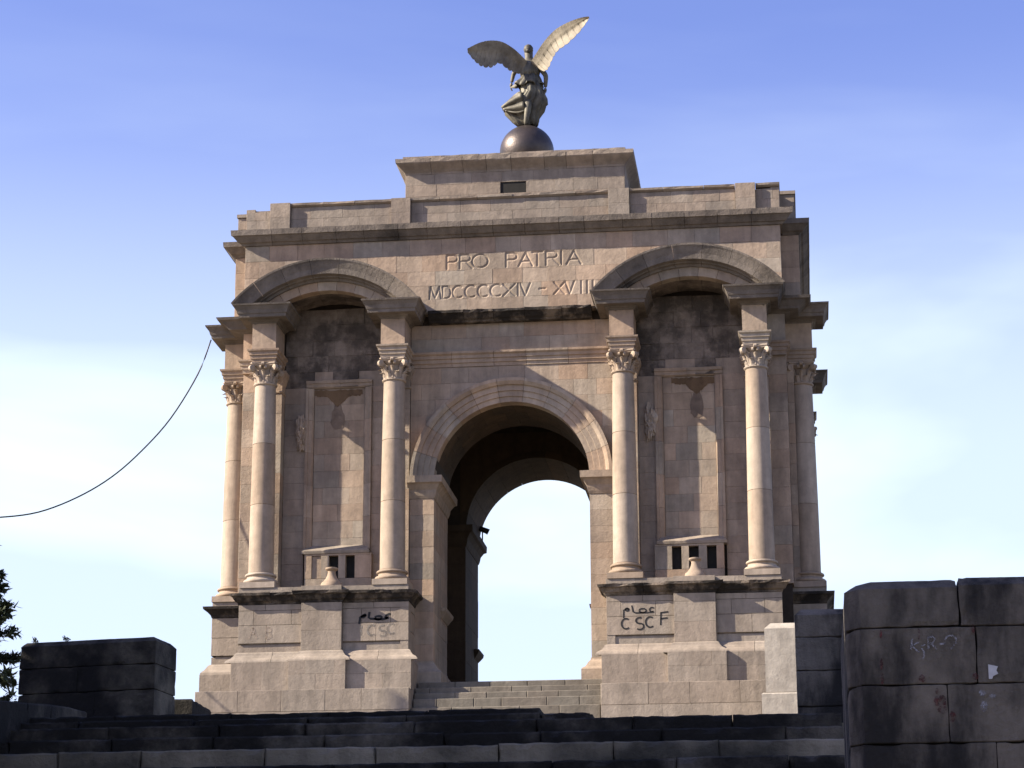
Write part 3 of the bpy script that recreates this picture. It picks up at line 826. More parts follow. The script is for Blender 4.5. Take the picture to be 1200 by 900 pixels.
for s in (-1, 1):
    cx = XH[0] if s < 0 else XH[1]
    # ---- segmental hood in seven stones, with the inner ring below it
    hood = box('hood', *sorted((cx - 1.0, cx + 1.0)), .2, .5, 16.4, 17.0, M_MORTAR, ARCH)
    A0, A1 = math.pi / 2 - R(49.8), math.pi / 2 + R(49.8)
    pr = [(3.98, .75), (3.98, -.55), (4.06, -.60), (4.08, -.72), (4.12, -.74), (4.16, -.94), (4.36, -.98), (4.60, -1.08), (4.66, -1.12), (4.73, -1.13), (4.73, .75)]
    for i in range(7):
        sector('hood_stone', cx, HZ, pr, A0 + (A1 - A0) * i / 7, A0 + (A1 - A0) * (i + 1) / 7, 7, M_CORN, hood)
    pr2 = [(3.63, .0), (3.63, -.46), (4.0, -.46), (4.0, .0)]
    for i in range(7):
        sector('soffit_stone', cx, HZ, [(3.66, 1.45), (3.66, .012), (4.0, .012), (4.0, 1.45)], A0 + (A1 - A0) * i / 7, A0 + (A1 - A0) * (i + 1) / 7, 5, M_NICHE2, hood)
    for i in range(9):
        sector('soffit_stone', cx, HZ, pr2, A0 + (A1 - A0) * i / 9, A0 + (A1 - A0) * (i + 1) / 9, 5, M_FACE, hood)
    # ---- niche wall
    nw = box('niche_wall', *sorted((cx - 2.1, cx + 2.1)), YPN + .1, YPN + .3, 4.7, 15.0, M_MORTAR, ARCH)
    FX0, FX1 = sorted((s * 5.46, s * 8.04))
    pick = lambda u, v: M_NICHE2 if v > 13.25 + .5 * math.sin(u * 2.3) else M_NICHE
    NR = [4.64 + i * .632 for i in range(19)]
    sk = lambda ua, ub, v0, v1: (ua > FX0 - .05 and ub < FX1 + .05 and v1 < 13.2)
    ua, ub = sorted((s * 4.82, s * 8.88))
    lo_rows = [r for r in NR if r < 13.2]; hi_rows = [r for r in NR if r > 13.1]
    if lo_rows[-1] != hi_rows[0]: hi_rows = [lo_rows[-1]] + hi_rows
    ashlar(nw, TF, ua, FX0, lo_rows, .9, -YN, .3, M_NICHE)
    ashlar(nw, TF, FX1, ub, lo_rows, .9, -YN, .3, M_NICHE)
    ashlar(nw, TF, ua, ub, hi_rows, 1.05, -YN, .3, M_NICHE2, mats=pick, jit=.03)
    # ---- frame with recessed panel
    fr = box('niche_frame', FX0 + .1, FX1 - .1, YPN + .06, YPN + .3, 6.2, 13.1, M_MORTAR, ARCH)
    def fring(x0, x1, z0, z1, n):
        return [(x0, z0), (x1, z0), (x1, z1), (x0, z1)]
    for (a0, a1, v0, v1) in ((FX0, FX0 + .30, 6.42, 12.82), (FX1 - .30, FX1, 6.42, 12.82)):
        for va, vb in zip(rows(v0, v1, 1.28)[:-1], rows(v0, v1, 1.28)[1:]):
            left = a0 == FX0
            inner = a1 if left else a0
            b_ = MB()
            xs = (a0, a0 + .10, a0 + .11, a1 - .06, a1) if left else (a1, a1 - .10, a1 - .11, a0 + .06, a0)
            ys = (YFR, YFR, YFR + .05, YFR + .07, YFR + .14)
            vs = []; fs = []
            for v in (va + .004, vb - .004):
                vs += [(x, y, v) for x, y in zip(xs, ys)] + [(xs[-1], 1.75, v), (xs[0], 1.75, v)]
            fs = [(i, (i + 1) % 7, 7 + (i + 1) % 7, 7 + i) for i in range(7)] + [tuple(range(7)), tuple(range(13, 6, -1))]
            mesh_obj('frame_stone', vs, fs, M_FACE, fr)
    run_moulding(fr, 'frame_stone', TF, FX0, FX1, [(-1.7, 12.825), (-YFR - .14, 12.825), (-YFR - .07, 12.88), (-YFR - .05, 13.0), (-YFR, 13.01), (-YFR + .03, 13.12), (-1.7, 13.12)], 1.3, M_NICHE, rag=.03)
    PNR = [6.60] + [6.90 + i * .66 for i in range(10)]
    PNR[-1] = 12.82
    ashlar(fr, TF, FX0 + .31, FX1 - .31, PNR, .95, -YPN, .25, M_FACE)
    # sloping sill and the blind box with three slits beneath
    loft('sill', [(FX0 - .02, FX1 + .02, 1.11, 1.7, 6.24), (FX0 - .02, FX1 + .02, 1.09, 1.7, 6.34), (FX0 + .02, FX1 - .02, 1.12, 1.7, 6.39), (FX0 + .2, FX1 - .2, YPN, 1.7, 6.62)], M_BASE, fr)
    X0, X1 = sorted((s * 5.36, s * 7.94))
    sb = box('slit_box', X0 + .05, X1 - .05, 1.40, 1.47, 4.7, 6.2, M_BLACK, ARCH)
    sl = sorted([(s * 7.66, s * 7.30), (s * 7.0, s * 6.63), (s * 6.36, s * 6.0)], key=lambda q: min(q))
    sl = [tuple(sorted(q)) for q in sl]
    block('stone', TF, X0, (X0 + X1) / 2, 4.64, 5.27, -1.14, .5, M_FACE, sb)
    block('stone', TF, (X0 + X1) / 2 + .012, X1, 4.64, 5.27, -1.14, .5, M_FACE, sb)
    ed = [X0] + [q for p in sl for q in p] + [X1]
    for a, b in zip(ed[0::2], ed[1::2]):
        block('stone', TF, a, b, 5.28, 6.155, -1.14, .5, M_FACE, sb, jit=.002)
    block('stone', TF, X0, X1, 6.16, 6.235, -1.145, .5, M_FACE, sb, jit=0)
    if s < 0:
        block('stone', TF, sl[0][0] + .01, sl[0][1] - .01, 5.29, 6.15, -1.20, .3, M_FACE, sb)
    # scar left by a lost metal ornament under the frame head
    sc = []
    for i in range(41):
        t = i / 40; x = cx + .12 + (t - .5) * 1.9
        d = abs(t - .5) * 2
        low = 12.60 - (.06 + .05 * rnd.random()) * (1 if d < .9 else .3) - .42 * max(0, 1 - d * 2.2) ** .9
        sc.append((x, low))
    top = [(cx + .12 + (i / 20 - .5) * 1.9, 12.76 + rnd.uniform(-.03, .03)) for i in range(21)]
    prism('mounting_scar', TF, sc + top[::-1], -YPN + .03, .1, M_RUST, fr)
    bl = [(cx + .12 + (.22 - .10 * math.sin(a * .2417)) * math.cos(a * .2417) * (1 + .25 * rnd.random()), 11.75 + .55 * math.sin(a * .2417) * (1 + .1 * rnd.random())) for a in range(26)]
    prism('soot_stain', TF, bl, -YPN + .012, .05, M_SOOT, fr)
    # broken carved trophy beside the frame
    bm = bmesh.new(); bmesh.ops.create_icosphere(bm, subdivisions=4, radius=1)
    xc = FX0 - .17
    for v in bm.verts:
        n_ = noise.noise(v.co * 1.7 + Vector((s * 3, 1, 4))) * .35 + noise.noise(v.co * 4.5 + Vector((s, 9, 1))) * .45 + noise.noise(v.co * 9) * .25
        v.co *= 1 + n_
        v.co = Vector((xc + v.co.x * .20, YN - .08 + v.co.y * .20, 11.05 + v.co.z * .64))
    me = bpy.data.meshes.new('carved_fragment'); bm.to_mesh(me); bm.free(); me.materials.append(M_COL)
    link(bpy.data.objects.new('carved_fragment', me), nw)
    # ---- pilasters behind the columns
    for xa, xb in ((3.90, 4.81), (8.89, 9.80)):
        pl = box('pilaster', *sorted((s * (xa + .05), s * (xb - .05))), YP + .07, 1.6, 4.64, 13.4, M_MORTAR, ARCH)
        a, b = sorted((s * xa, s * xb))
        for va, vb in zip(rows(4.64, 12.52, .79)[:-1], rows(4.64, 12.52, .79)[1:]):
            block('stone', TF, a, b, va + .0025, vb - .0025, -YP, .75, M_FACE, pl)
        loft('pilaster_capital', [(a - d, b + d, YP - d, 1.6, z) for d, z in ((.0, 12.53), (.04, 12.56), (.04, 12.62), (.0, 12.64), (.02, 12.9), (.12, 13.2), (.15, 13.25), (.16, 13.39))], M_FACE, pl)
    cpz = box('corner_pier', *sorted((s * 9.85, s * 10.44)), YP + .16, 4.0, 4.64, 13.4, M_MORTAR, ARCH)
    cpz.data.transform(Matrix.Translation((0, .19, 0)))
    a, b = sorted((s * 9.805, s * 10.48))
    for k, (va, vb) in enumerate(zip(rows(4.64, 13.4, .74)[:-1], rows(4.64, 13.4, .74)[1:])):
        block('stone', TF, a, b, va + .0025, vb - .0025, -YP - .27, .6, M_FACE, cpz)
        block('stone', TS(s), 1.56, 4.0, va + .0025, vb - .0025, 10.485, .3, M_FACE, cpz)
    spl = box('side_pilaster', *sorted((s * 10.46, s * 10.70)), 2.2, 3.0, 4.64, 13.4, M_MORTAR, ARCH)
    a, b = sorted((s * 10.495, s * 10.74))
    for va, vb in zip(rows(4.64, 13.4, .8)[:-1], rows(4.64, 13.4, .8)[1:]):
        block('stone', TF, a, b, va + .0025, vb - .0025, -2.14, .9, M_FACE, spl)
    # ---- pedestal
    P0, P1 = 3.48, 10.17
    ped = box('pedestal', *sorted((s * 3.72, s * 10.0)), -.42, 1.5, -.9, 4.6, M_MORTAR, ARCH)
    def rng(a, b): return sorted((s * a, s * b))
    parts3 = ((3.65, 6.12, -.50), (6.12, 7.64, -.70), (7.64, 10.05, -.50))
    for xa, xb, yf in parts3:
        a, b = rng(xa, xb)
        mid = yf < -.6
        if mid:
            ashlar(ped, TF, a, b, [2.24, 2.98, 3.72, 4.02], 1.6, -yf, .6, M_BASE, jit=.002)
        else:
            ashlar(ped, TF, a, b, [2.57, 3.25, 3.80, 4.02], 1.25, -yf, .5, M_BASE, jit=.0015, gap=.014)
            block('stone', TF, a, b, 2.24, 2.52, -yf - .06, .5, M_BASE, ped)
        # base moulding sloping out to the plinth
        run_moulding(ped, 'base_moulding', TF, a, b, [(-1.0, 1.80), (-yf + .40, 1.80), (-yf + .38, 1.86), (-yf + .33, 1.92), (-yf + .2, 2.0), (-yf + .12, 2.1), (-yf + .08, 2.19), (-yf + .01, 2.235), (-1.0, 2.235)], 1.3, M_BASE,
                     m0=(-yf if (mid or (s < 0 and xb > 10) or (s > 0 and xa < 3.7)) else None), m1=(-yf if (mid or (s > 0 and xb > 10) or (s < 0 and xa < 3.7)) else None))
        e0 = .2 if mid else 0
        xa2, xb2 = (xa - .24 if mid else (3.48 if xa < 4 else xa + .24)), (xb + .36 if mid else (10.2 if xb > 10 else xb - .24))
        pa, pb = rng(xa2, xb2)
        ashlar(ped, TF, pa, pb, [.70, 1.30, 1.795] if rnd.random() < .5 else [.70, 1.795], 1.0, -yf + .41, .7, M_BASE, jit=.003)
        # cornice with black crust
        cz = [(-.8, 4.025), (-yf + .02, 4.03), (-yf + .05, 4.12), (-yf + .12, 4.15), (-yf + .22, 4.30), (-yf + .29, 4.33), (-yf + .31, 4.43), (-.8, 4.43)]
        run_moulding(ped, 'cornice_stone', TF, a, b, cz, 1.2, M_CRUST,
                     m0=(-yf if (mid or (s < 0 and xb > 10) or (s > 0 and xa < 3.7)) else None), m1=(-yf if (mid or (s > 0 and xb > 10) or (s < 0 and xa < 3.7)) else None), rag=.07)
        # blocking course under the columns
        ashlar(ped, TF, a, b, [4.44, 4.635], 1.5, -yf + .12, 1.7, M_BASE, jit=.003)
    # base course
    a, b = rng(P0, 11.39)
    ashlar(ped, TF, a, b, [-.10, .69], 1.5, 1.39, 1.2, M_BASE, jit=.003, ch=.012)
    ashlar(ped, TF, a, b, [-1.05, -.11], 1.9, 1.43, 1.2, M_BASE, jit=.003)
    # inner cheek of the pedestal seen past the corner
    for va, vb in ((-1.05, -.11), (-.10, .69)):
        block('stone', TS(s), -1.33, 1.3, va, vb - .01, -P0, .3, M_BASE, ped)
    for va, vb in ((.70, 1.795),):
        block('stone', TS(s), -.88, 1.3, va, vb - .01, -P0 - .01, .3, M_BASE, ped)
    for va, vb in ((2.24, 2.98), (2.99, 3.72), (3.73, 4.02)):
        block('stone', TS(s), -.48, 1.3, va, vb - .01, -3.655, .3, M_BASE, ped)
    rc = lambda d, z: (*sorted((s * (3.66 - d), s * 4.2)), -.49, 1.3, z)
    loft('base_moulding', [rc(.17, 1.80), (rc(.15, 1.88)), rc(.05, 2.1), rc(.0, 2.235)], M_BASE, ped)
    loft('cornice_stone', [rc(.02, 4.03), rc(.05, 4.12), rc(.22, 4.30), rc(.29, 4.33), rc(.31, 4.425)], M_CRUST, ped)
    # flank: pedestal of the side columns
    sp = box('side_pedestal', *rng(10.0, 11.5), 2.1, 12.7, -.9, 4.6, M_MORTAR, ARCH)
    a, b = rng(10.05, 11.66)
    for va, vb in ((2.57, 3.25), (3.26, 4.02)):
        block('stone', TF, a, b, va, vb - .01, -2.0, .5, M_BASE, sp)
        block('stone', TS(s), 2.02, 12.7, va, vb - .01, 11.67, .5, M_BASE, sp)
    block('stone', TF, a, b, 2.24, 2.52, -2.06, .5, M_BASE, sp)
    sr = lambda d, z: (*rng(10.0, 11.66 + d), 2.0 - d, 12.7, z)
    loft('base_moulding', [sr(.34, 1.80), sr(.32, 1.88), sr(.2, 2.0), sr(.08, 2.19), sr(.01, 2.235)], M_BASE, sp)
    loft('cornice_stone', [sr(.02, 4.03), sr(.05, 4.12), sr(.22, 4.30), sr(.29, 4.33), sr(.31, 4.43)], M_CRUST, sp)
    loft('blocking_course', [sr(.0, 4.44), sr(.0, 4.635)], M_BASE, sp)
    block('stone', TF, *rng(10.2, 12.0), .70, 1.795, -1.63, .9, M_BASE, sp)
    block('stone', TS(s), 1.66, 12.7, .70, 1.795, 12.0, .9, M_BASE, sp)
    loft('base_course', [(*rng(10.0, 12.4), 1.25, 13.0, -1.05), (*rng(10.0, 12.4), 1.25, 13.0, .685)], M_BASE, sp)

# --- graffiti: thin coats of paint on the pedestal panels
def ribbon(mb, pts, w, y, T=None):
    T = T or (lambda u, v: (u, y, v))
    n = len(pts)
    L_, R_ = [], []
    for i in range(n):
        a = Vector(pts[max(0, i - 1)]); b = Vector(pts[min(n - 1, i + 1)])
        d = (b - a).normalized(); q = Vector((-d.y, d.x)) * w / 2
        p = Vector(pts[i]); k = 1 + rnd.uniform(-.12, .12)
        L_.append(p + q * k); R_.append(p - q * k)
    vs = [T(p.x, p.y) for p in L_] + [T(p.x, p.y) for p in R_]
    fs = [(i, i + 1, n + i + 1, n + i) for i in range(n - 1)]
    mb.add(vs, fs)
def arc(cx, cy, rx, ry, a0, a1, n=14):
    return [(cx + rx * math.cos(R(a0 + (a1 - a0) * i / n)), cy + ry * math.sin(R(a0 + (a1 - a0) * i / n))) for i in range(n + 1)]
peds = [o for o in COL.objects if o.name.startswith('pedestal')]
pedL, pedR = peds[0], peds[1]
YG = -.5075
def arabic(x, z, k):
    """the hand-sprayed word, right to left"""
    return [
        arc(x + 2.0 * k, z + .22 * k, .17 * k, .15 * k, 40, 300),                                  # ain
        [(x + 2.12 * k, z + .07 * k), (x + 1.7 * k, z + .02 * k), (x + .85 * k, z + .02 * k), (x + .70 * k, z + .10 * k), (x + .60 * k, z + .55 * k)],
        arc(x + 1.35 * k, z + .17 * k, .24 * k, .14 * k, 180, -170),                                # loop
        [(x + .42 * k, z + .30 * k), (x + .2 * k, z + .30 * k), (x + .05 * k, z + .22 * k), (x + .02 * k, z - .32 * k)],
        arc(x + .28 * k, z + .26 * k, .12 * k, .10 * k, 0, 360),
    ]
def graffiti(name, strokes, w, mat, parent, lab=None, y=YG):
    for s_ in strokes:
        mb = MB(); ribbon(mb, s_, w, y)
        o = mb.build(name, mat, parent)
        if lab: o['label'] = lab
cc = lambda x, z, r: arc(x, z, r * .85, r, 55, 310)
ss = lambda x, z, r: arc(x, z + r * .48, r * .62, r * .5, 60, 270, 10) + arc(x, z - r * .5, r * .66, r * .52, 90, -130, 10)[1:]
ff = lambda x, z, h: [[(x, z - h * .5), (x + .02, z + h * .5)], [(x, z + h * .48), (x + h * .62, z + h * .55)], [(x, z), (x + h * .56, z + .03)]]
graffiti('graffiti', arabic(4.26, 3.36, .53), .052, M_PAINT, pedR)
graffiti('graffiti', [cc(4.36, 2.98, .19), ss(4.86, 2.98, .22), cc(5.24, 3.02, .19)] + ff(5.62, 3.13, .46), .06, M_PAINT, pedR)
graffiti('graffiti', [[(x_ + .05 * math.sin(z_ * 9), z_ * .86 + .48 + .03 * math.sin(x_ * 7)) for x_, z_ in st_] for st_ in arabic(-5.48, 3.36, .53)], .085, M_PAINT, pedL)
graffiti('graffiti', [cc(-5.02, 2.96, .19), ss(-4.62, 2.94, .2), cc(-4.28, 3.0, .18), [(-5.42, 2.78), (-5.42, 3.16)]], .075, M_GREYP, pedL)
aa = lambda x, z, h: [[(x - h * .36, z - h * .5), (x, z + h * .5)], [(x, z + h * .5), (x + h * .36, z - h * .5)], [(x - h * .22, z - h * .1), (x + h * .22, z - h * .1)]]
bb = lambda x, z, h: [[(x, z - h * .5), (x, z + h * .5)], [(x, z + h * .5)] + arc(x + h * .1, z + h * .25, h * .3, h * .24, 90, -90, 8) + [(x, z)], [(x, z)] + arc(x + h * .1, z - h * .25, h * .36, h * .24, 90, -90, 8) + [(x, z - h * .5)]]
graffiti('graffiti', aa(-9.48, 2.96, .42) + bb(-8.98, 2.96, .42), .08, M_FAINT, pedL)

# ================================================================== things standing on the arch
def stub(cx, label):
    e = lathe('baluster_stub', [(.42, 0), (.42, .07), (.40, .10), (.38, .17), (.30, .23), (.22, .34), (.165, .46), (.145, .56), (.15, .62), (.20, .65), (.235, .69), (.235, .74), (.2, .75), (.0, .76)][:-1], 28, M_COL, None)
    e.location = (cx, -.28, 4.637)
    return tag(e, label, 'baluster', 'flared stone stubs on the pedestals')
stub(-6.60, 'pale flared stone baluster stub before the blocked slit in the left niche')
stub(6.92, 'pale flared stone baluster stub before three black slits in the right niche')

# ------------------------------------------------------------------ winged statue
ST = empty('winged_statue', (-.06, 7.4, 22.4), 'brown bronze winged woman balancing on a globe atop the arch, seen from behind', 'statue')
GC = Vector((-.06, 7.4, 24.52))
bm = bmesh.new(); bmesh.ops.create_uvsphere(bm, u_segments=48, v_segments=28, radius=1.14)
for v in bm.verts: v.co += GC
me = bpy.data.meshes.new('globe'); bm.to_mesh(me); bm.free(); me.materials.append(M_GLOBE)
me.polygons.foreach_set('use_smooth', [True] * len(me.polygons)); link(bpy.data.objects.new('globe', me), ST)
lathe('globe_stand', [(.9, 22.41), (.9, 22.6), (.7, 22.7), (.55, 23.0), (.6, 23.5), (.6, 23.6)], 24, M_BRONZE, ST, loc=(-.06, 7.4, 0))
SX = -.06
def P(px, pz, dy=0.0):
    """figure coordinates: metres right of the globe axis, metres above the globe's crown, metres beyond it"""
    return (SX + px, 7.4 + dy, 25.62 + pz)
def skin(name, pts, edges, mat, parent, sub=2, root=0):
    me = bpy.data.meshes.new(name)
    me.from_pydata([p[0] for p in pts], edges, [])
    o = bpy.data.objects.new(name + '_tmp', me); COL.objects.link(o)
    md = o.modifiers.new('s', 'SKIN')
    for i, p in enumerate(pts):
        r_ = p[1] if isinstance(p[1], tuple) else (p[1], p[1])
        me.skin_vertices[0].data[i].radius = r_
    me.skin_vertices[0].data[root].use_root = True
    sb_ = o.modifiers.new('b', 'SUBSURF'); sb_.levels = sub; sb_.render_levels = sub
    dg = bpy.context.evaluated_depsgraph_get(); dg.update()
    me2 = bpy.data.meshes.new_from_object(o.evaluated_get(dg))
    me2.name = name
    bpy.data.objects.remove(o)
    me2.materials.clear(); me2.materials.append(mat)
    me2.polygons.foreach_set('use_smooth', [True] * len(me2.polygons))
    return link(bpy.data.objects.new(name, me2), parent)
pts = [
 (P(.22, 1.66), (.34, .27)),      # 0 pelvis
 (P(.16, 2.10), (.27, .21)),      # 1 waist
 (P(.14, 2.52), (.34, .24)),      # 2 chest
 (P(.14, 2.88), (.29, .19)),      # 3 shoulders centre
 (P(.11, 3.10), (.16, .15)),    # 4 neck
 (P(.09, 3.40, .03), (.19, .22)),     # 5 head
 (P(.09, 3.64, .02), (.15, .17)),     # 6 crown
 (P(-.22, 2.86), .135),           # 7 L shoulder
 (P(-.56, 2.56, .10), .105),      # 8 L elbow
 (P(-.66, 2.14, .16), .07),       # 9 L wrist
 (P(.50, 2.80), .135),            # 10 R shoulder
 (P(.84, 2.30, -.06), .115),      # 11 R elbow
 (P(.80, 1.78, .02), .08),        # 12 R wrist
 (P(.06, 1.42), .22),             # 13 L hip
 (P(.10, .84, -.30), .17),        # 14 L knee, nearest leg showing through the dress
 (P(.02, .30, -.30), .12),        # 15 L ankle
 (P(-.04, .04, -.22), (.09, .06)),    # 16 L toe
 (P(.36, 1.40), .22),             # 17 R hip
 (P(.40, .82, .12), .16),         # 18 R knee
 (P(.34, .26, .10), .09),         # 19 R ankle
 (P(.30, .06, .26), (.07, .05)),  # 20 R toe
]
eds = [(0, 1), (1, 2), (2, 3), (3, 4), (4, 5), (5, 6), (3, 7), (7, 8), (8, 9), (3, 10), (10, 11), (11, 12), (0, 13), (13, 14), (14, 15), (15, 16), (0, 17), (17, 18), (18, 19), (19, 20)]
body = skin('body', pts, eds, M_BRONZE, ST)
def hand(wrist, d, side, mat):
    w_ = Vector(wrist); d = Vector(d).normalized(); lat = Vector((0, 1, 0)); up_ = d.cross(lat)
    pts = [(w_, .062), (w_ + d * .10, (.085, .05)), (w_ + d * .17, (.085, .045))]
    ed = [(0, 1), (1, 2)]
    for i, (o_, ln) in enumerate(((-.065, .17), (-.022, .20), (.022, .19), (.065, .15))):
        k = len(pts)
        b0 = w_ + d * .18 + lat * o_
        pts += [(b0, .026), (b0 + d * ln * .5 + up_ * .02 * side, .024), (b0 + d * ln * .85 + up_ * .09 * side, .019)]
        ed += [(2, k), (k, k + 1), (k + 1, k + 2)]
    k = len(pts)
    pts += [(w_ + d * .08 - lat * .085, .03), (w_ + d * .17 - lat * .14 + up_ * .03 * side, .024)]
    ed += [(1, k), (k, k + 1)]
    return skin('hand', pts, ed, mat, ST, sub=1)
hand(P(-.66, 2.14, .16), (-.18, .1, -1), 1, M_BRONZE)
hand(P(.80, 1.78, .02), (-.1, .1, -1), -1, M_BRONZE)
# hair drawn back into a knot, crest of a diadem
bm = bmesh.new(); bmesh.ops.create_uvsphere(bm, u_segments=24, v_segments=16, radius=1)
c = Vector(P(.09, 3.55, -.02))
for v in bm.verts:
    q = v.co.copy()
    wv = 1 + .05 * math.sin(q.z * 22 + q.x * 5)
    v.co = Vector((c.x + q.x * .205 * wv, c.y - .01 + q.y * .215 * wv, c.z + q.z * .225))
bmesh.ops.delete(bm, geom=[v for v in bm.verts if v.co.y > c.y + .10 and v.co.z < c.z + .05], context='VERTS')
me = bpy.data.meshes.new('hair'); bm.to_mesh(me); bm.free(); me.materials.append(M_BRONZE); me.polygons.foreach_set('use_smooth', [True] * len(me.polygons))
link(bpy.data.objects.new('hair', me), ST)
bm = bmesh.new(); bmesh.ops.create_uvsphere(bm, u_segments=14, v_segments=10, radius=.085)
for v in bm.verts: v.co += Vector(P(.09, 3.42, -.23))
me = bpy.data.meshes.new('hair_knot'); bm.to_mesh(me); bm.free(); me.materials.append(M_BRONZE); link(bpy.data.objects.new('hair_knot', me), ST)
# face: nose, brow, eyes and lips on the far side
fmb = MB()
fc = Vector(P(.09, 3.45, .22))
def blob(mb, c, r):
    vs = []; fs = []
    n, m = 8, 5
    for j in range(m + 1):
        t = math.pi * j / m
        for i in range(n):
            a = 2 * math.pi * i / n
            vs.append((c.x + r[0] * math.sin(t) * math.cos(a), c.y + r[1] * math.sin(t) * math.sin(a), c.z + r[2] * math.cos(t)))
    for j in range(m):
        for i in range(n):
            k = (i + 1) % n
            fs.append((j * n + i, j * n + k, (j + 1) * n + k, (j + 1) * n + i))
    mb.add(vs, fs)
for off, rr in (((0, .02, -.01), (.022, .035, .05)), ((-.06, -.015, .025), (.028, .02, .014)), ((.06, -.015, .025), (.028, .02, .014)), ((0, 0, -.085), (.04, .02, .014)), ((0, -.01, .055), (.10, .025, .018))):
    blob(fmb, fc + Vector(off), rr)
fmb.build('face', M_BRONZE, ST, True)
# ---- dress: skirt blown to the left, overfold at the hips, bodice folds
def cloth(name, rings, nseg, mat, fold, ph, thick=.03):
    vs = []; fs = []
    nr = len(rings)
    for k, (cx_, cz_, cy_, rx, ry, amp) in enumerate(rings):
        for i in range(nseg):
            a = 2 * math.pi * i / nseg
            f_ = 1 + amp * (math.sin(fold * a + ph + k * .12) + .55 * math.sin(fold * 2.3 * a + 1.7 * ph + k * .3)) + amp * .5 * rnd.uniform(-1, 1)
            dz = amp * .9 * math.sin(fold * a + ph + 1.0 + k * .2) * (k / (nr - 1)) * .5
            q3 = Vector((math.cos(a) * 2.2, math.sin(a) * 2.2, cz_ * 1.6 + a * .3))
            f_ += amp * (1.5 * noise.noise(q3 * 1.6 + Vector((ph, 0, 0))) + .8 * noise.noise(q3 * 4.1 + Vector((0, ph, 0))))
            vs.append(P(cx_ + rx * f_ * math.cos(a), cz_ + dz, cy_ + ry * f_ * math.sin(a)))
    for k in range(nr - 1):
        for i in range(nseg):
            j = (i + 1) % nseg
            fs.append((k * nseg + i, k * nseg + j, (k + 1) * nseg + j, (k + 1) * nseg + i))
    o = mesh_obj(name, vs, fs, mat, ST, True)
    md = o.modifiers.new('t', 'SOLIDIFY'); md.thickness = thick; md.offset = 0
    return o
cloth('skirt', [(.18, 2.05, 0, .40, .30, .03), (.22, 1.80, 0, .44, .34, .05), (.25, 1.56, 0, .45, .36, .07), (.10, 1.26, .03, .66, .37, .09), (-.10, 1.0, .08, .84, .36, .11), (-.15, .72, .12, .72, .32, .14), (-.06, .40, .14, .50, .26, .13), (.04, .10, .14, .36, .24, .10)], 120, M_BRONZE, 7, .4)
tail = MB()
T0 = [(-.20, 1.62), (-.48, 1.42), (-.80, 1.16), (-1.06, .93)]
nv_ = 9
g = []
for i, (px, pz) in enumerate(T0):
    t = i / 3
    low = [(.0, .62), (-.30, .52), (-.62, .60), (-.90, .74)][i]
    g.append([(px + (low[0] - px) * k / (nv_ - 1), pz + (low[1] - pz) * k / (nv_ - 1), -.34 + .13 * math.sin(k * 1.9 + i * 1.1) + .30 * t) for k in range(nv_)])
vs = [P(*p) for r_ in g for p in r_]
fs = [(i * nv_ + k, i * nv_ + k + 1, (i + 1) * nv_ + k + 1, (i + 1) * nv_ + k) for i in range(3) for k in range(nv_ - 1)]
o = mesh_obj('skirt_tail', vs, fs, M_BRONZE, ST, True)
md = o.modifiers.new('b', 'SUBSURF'); md.levels = 2; md.render_levels = 2
md = o.modifiers.new('t', 'SOLIDIFY'); md.thickness = .07
cloth('overfold', [(.15, 2.34, 0, .36, .29, .05), (.13, 2.16, 0, .43, .33, .09), (.08, 1.98, -.02, .54, .38, .13), (.05, 1.86, -.03, .60, .40, .18)], 84, M_BRONZE, 6, 2.1)
cloth('bodice', [(.14, 2.98, 0, .27, .20, .02), (.14, 2.80, 0, .42, .27, .03), (.14, 2.55, 0, .41, .29, .05), (.15, 2.30, 0, .35, .27, .06)], 60, M_BRONZE, 8, .9)
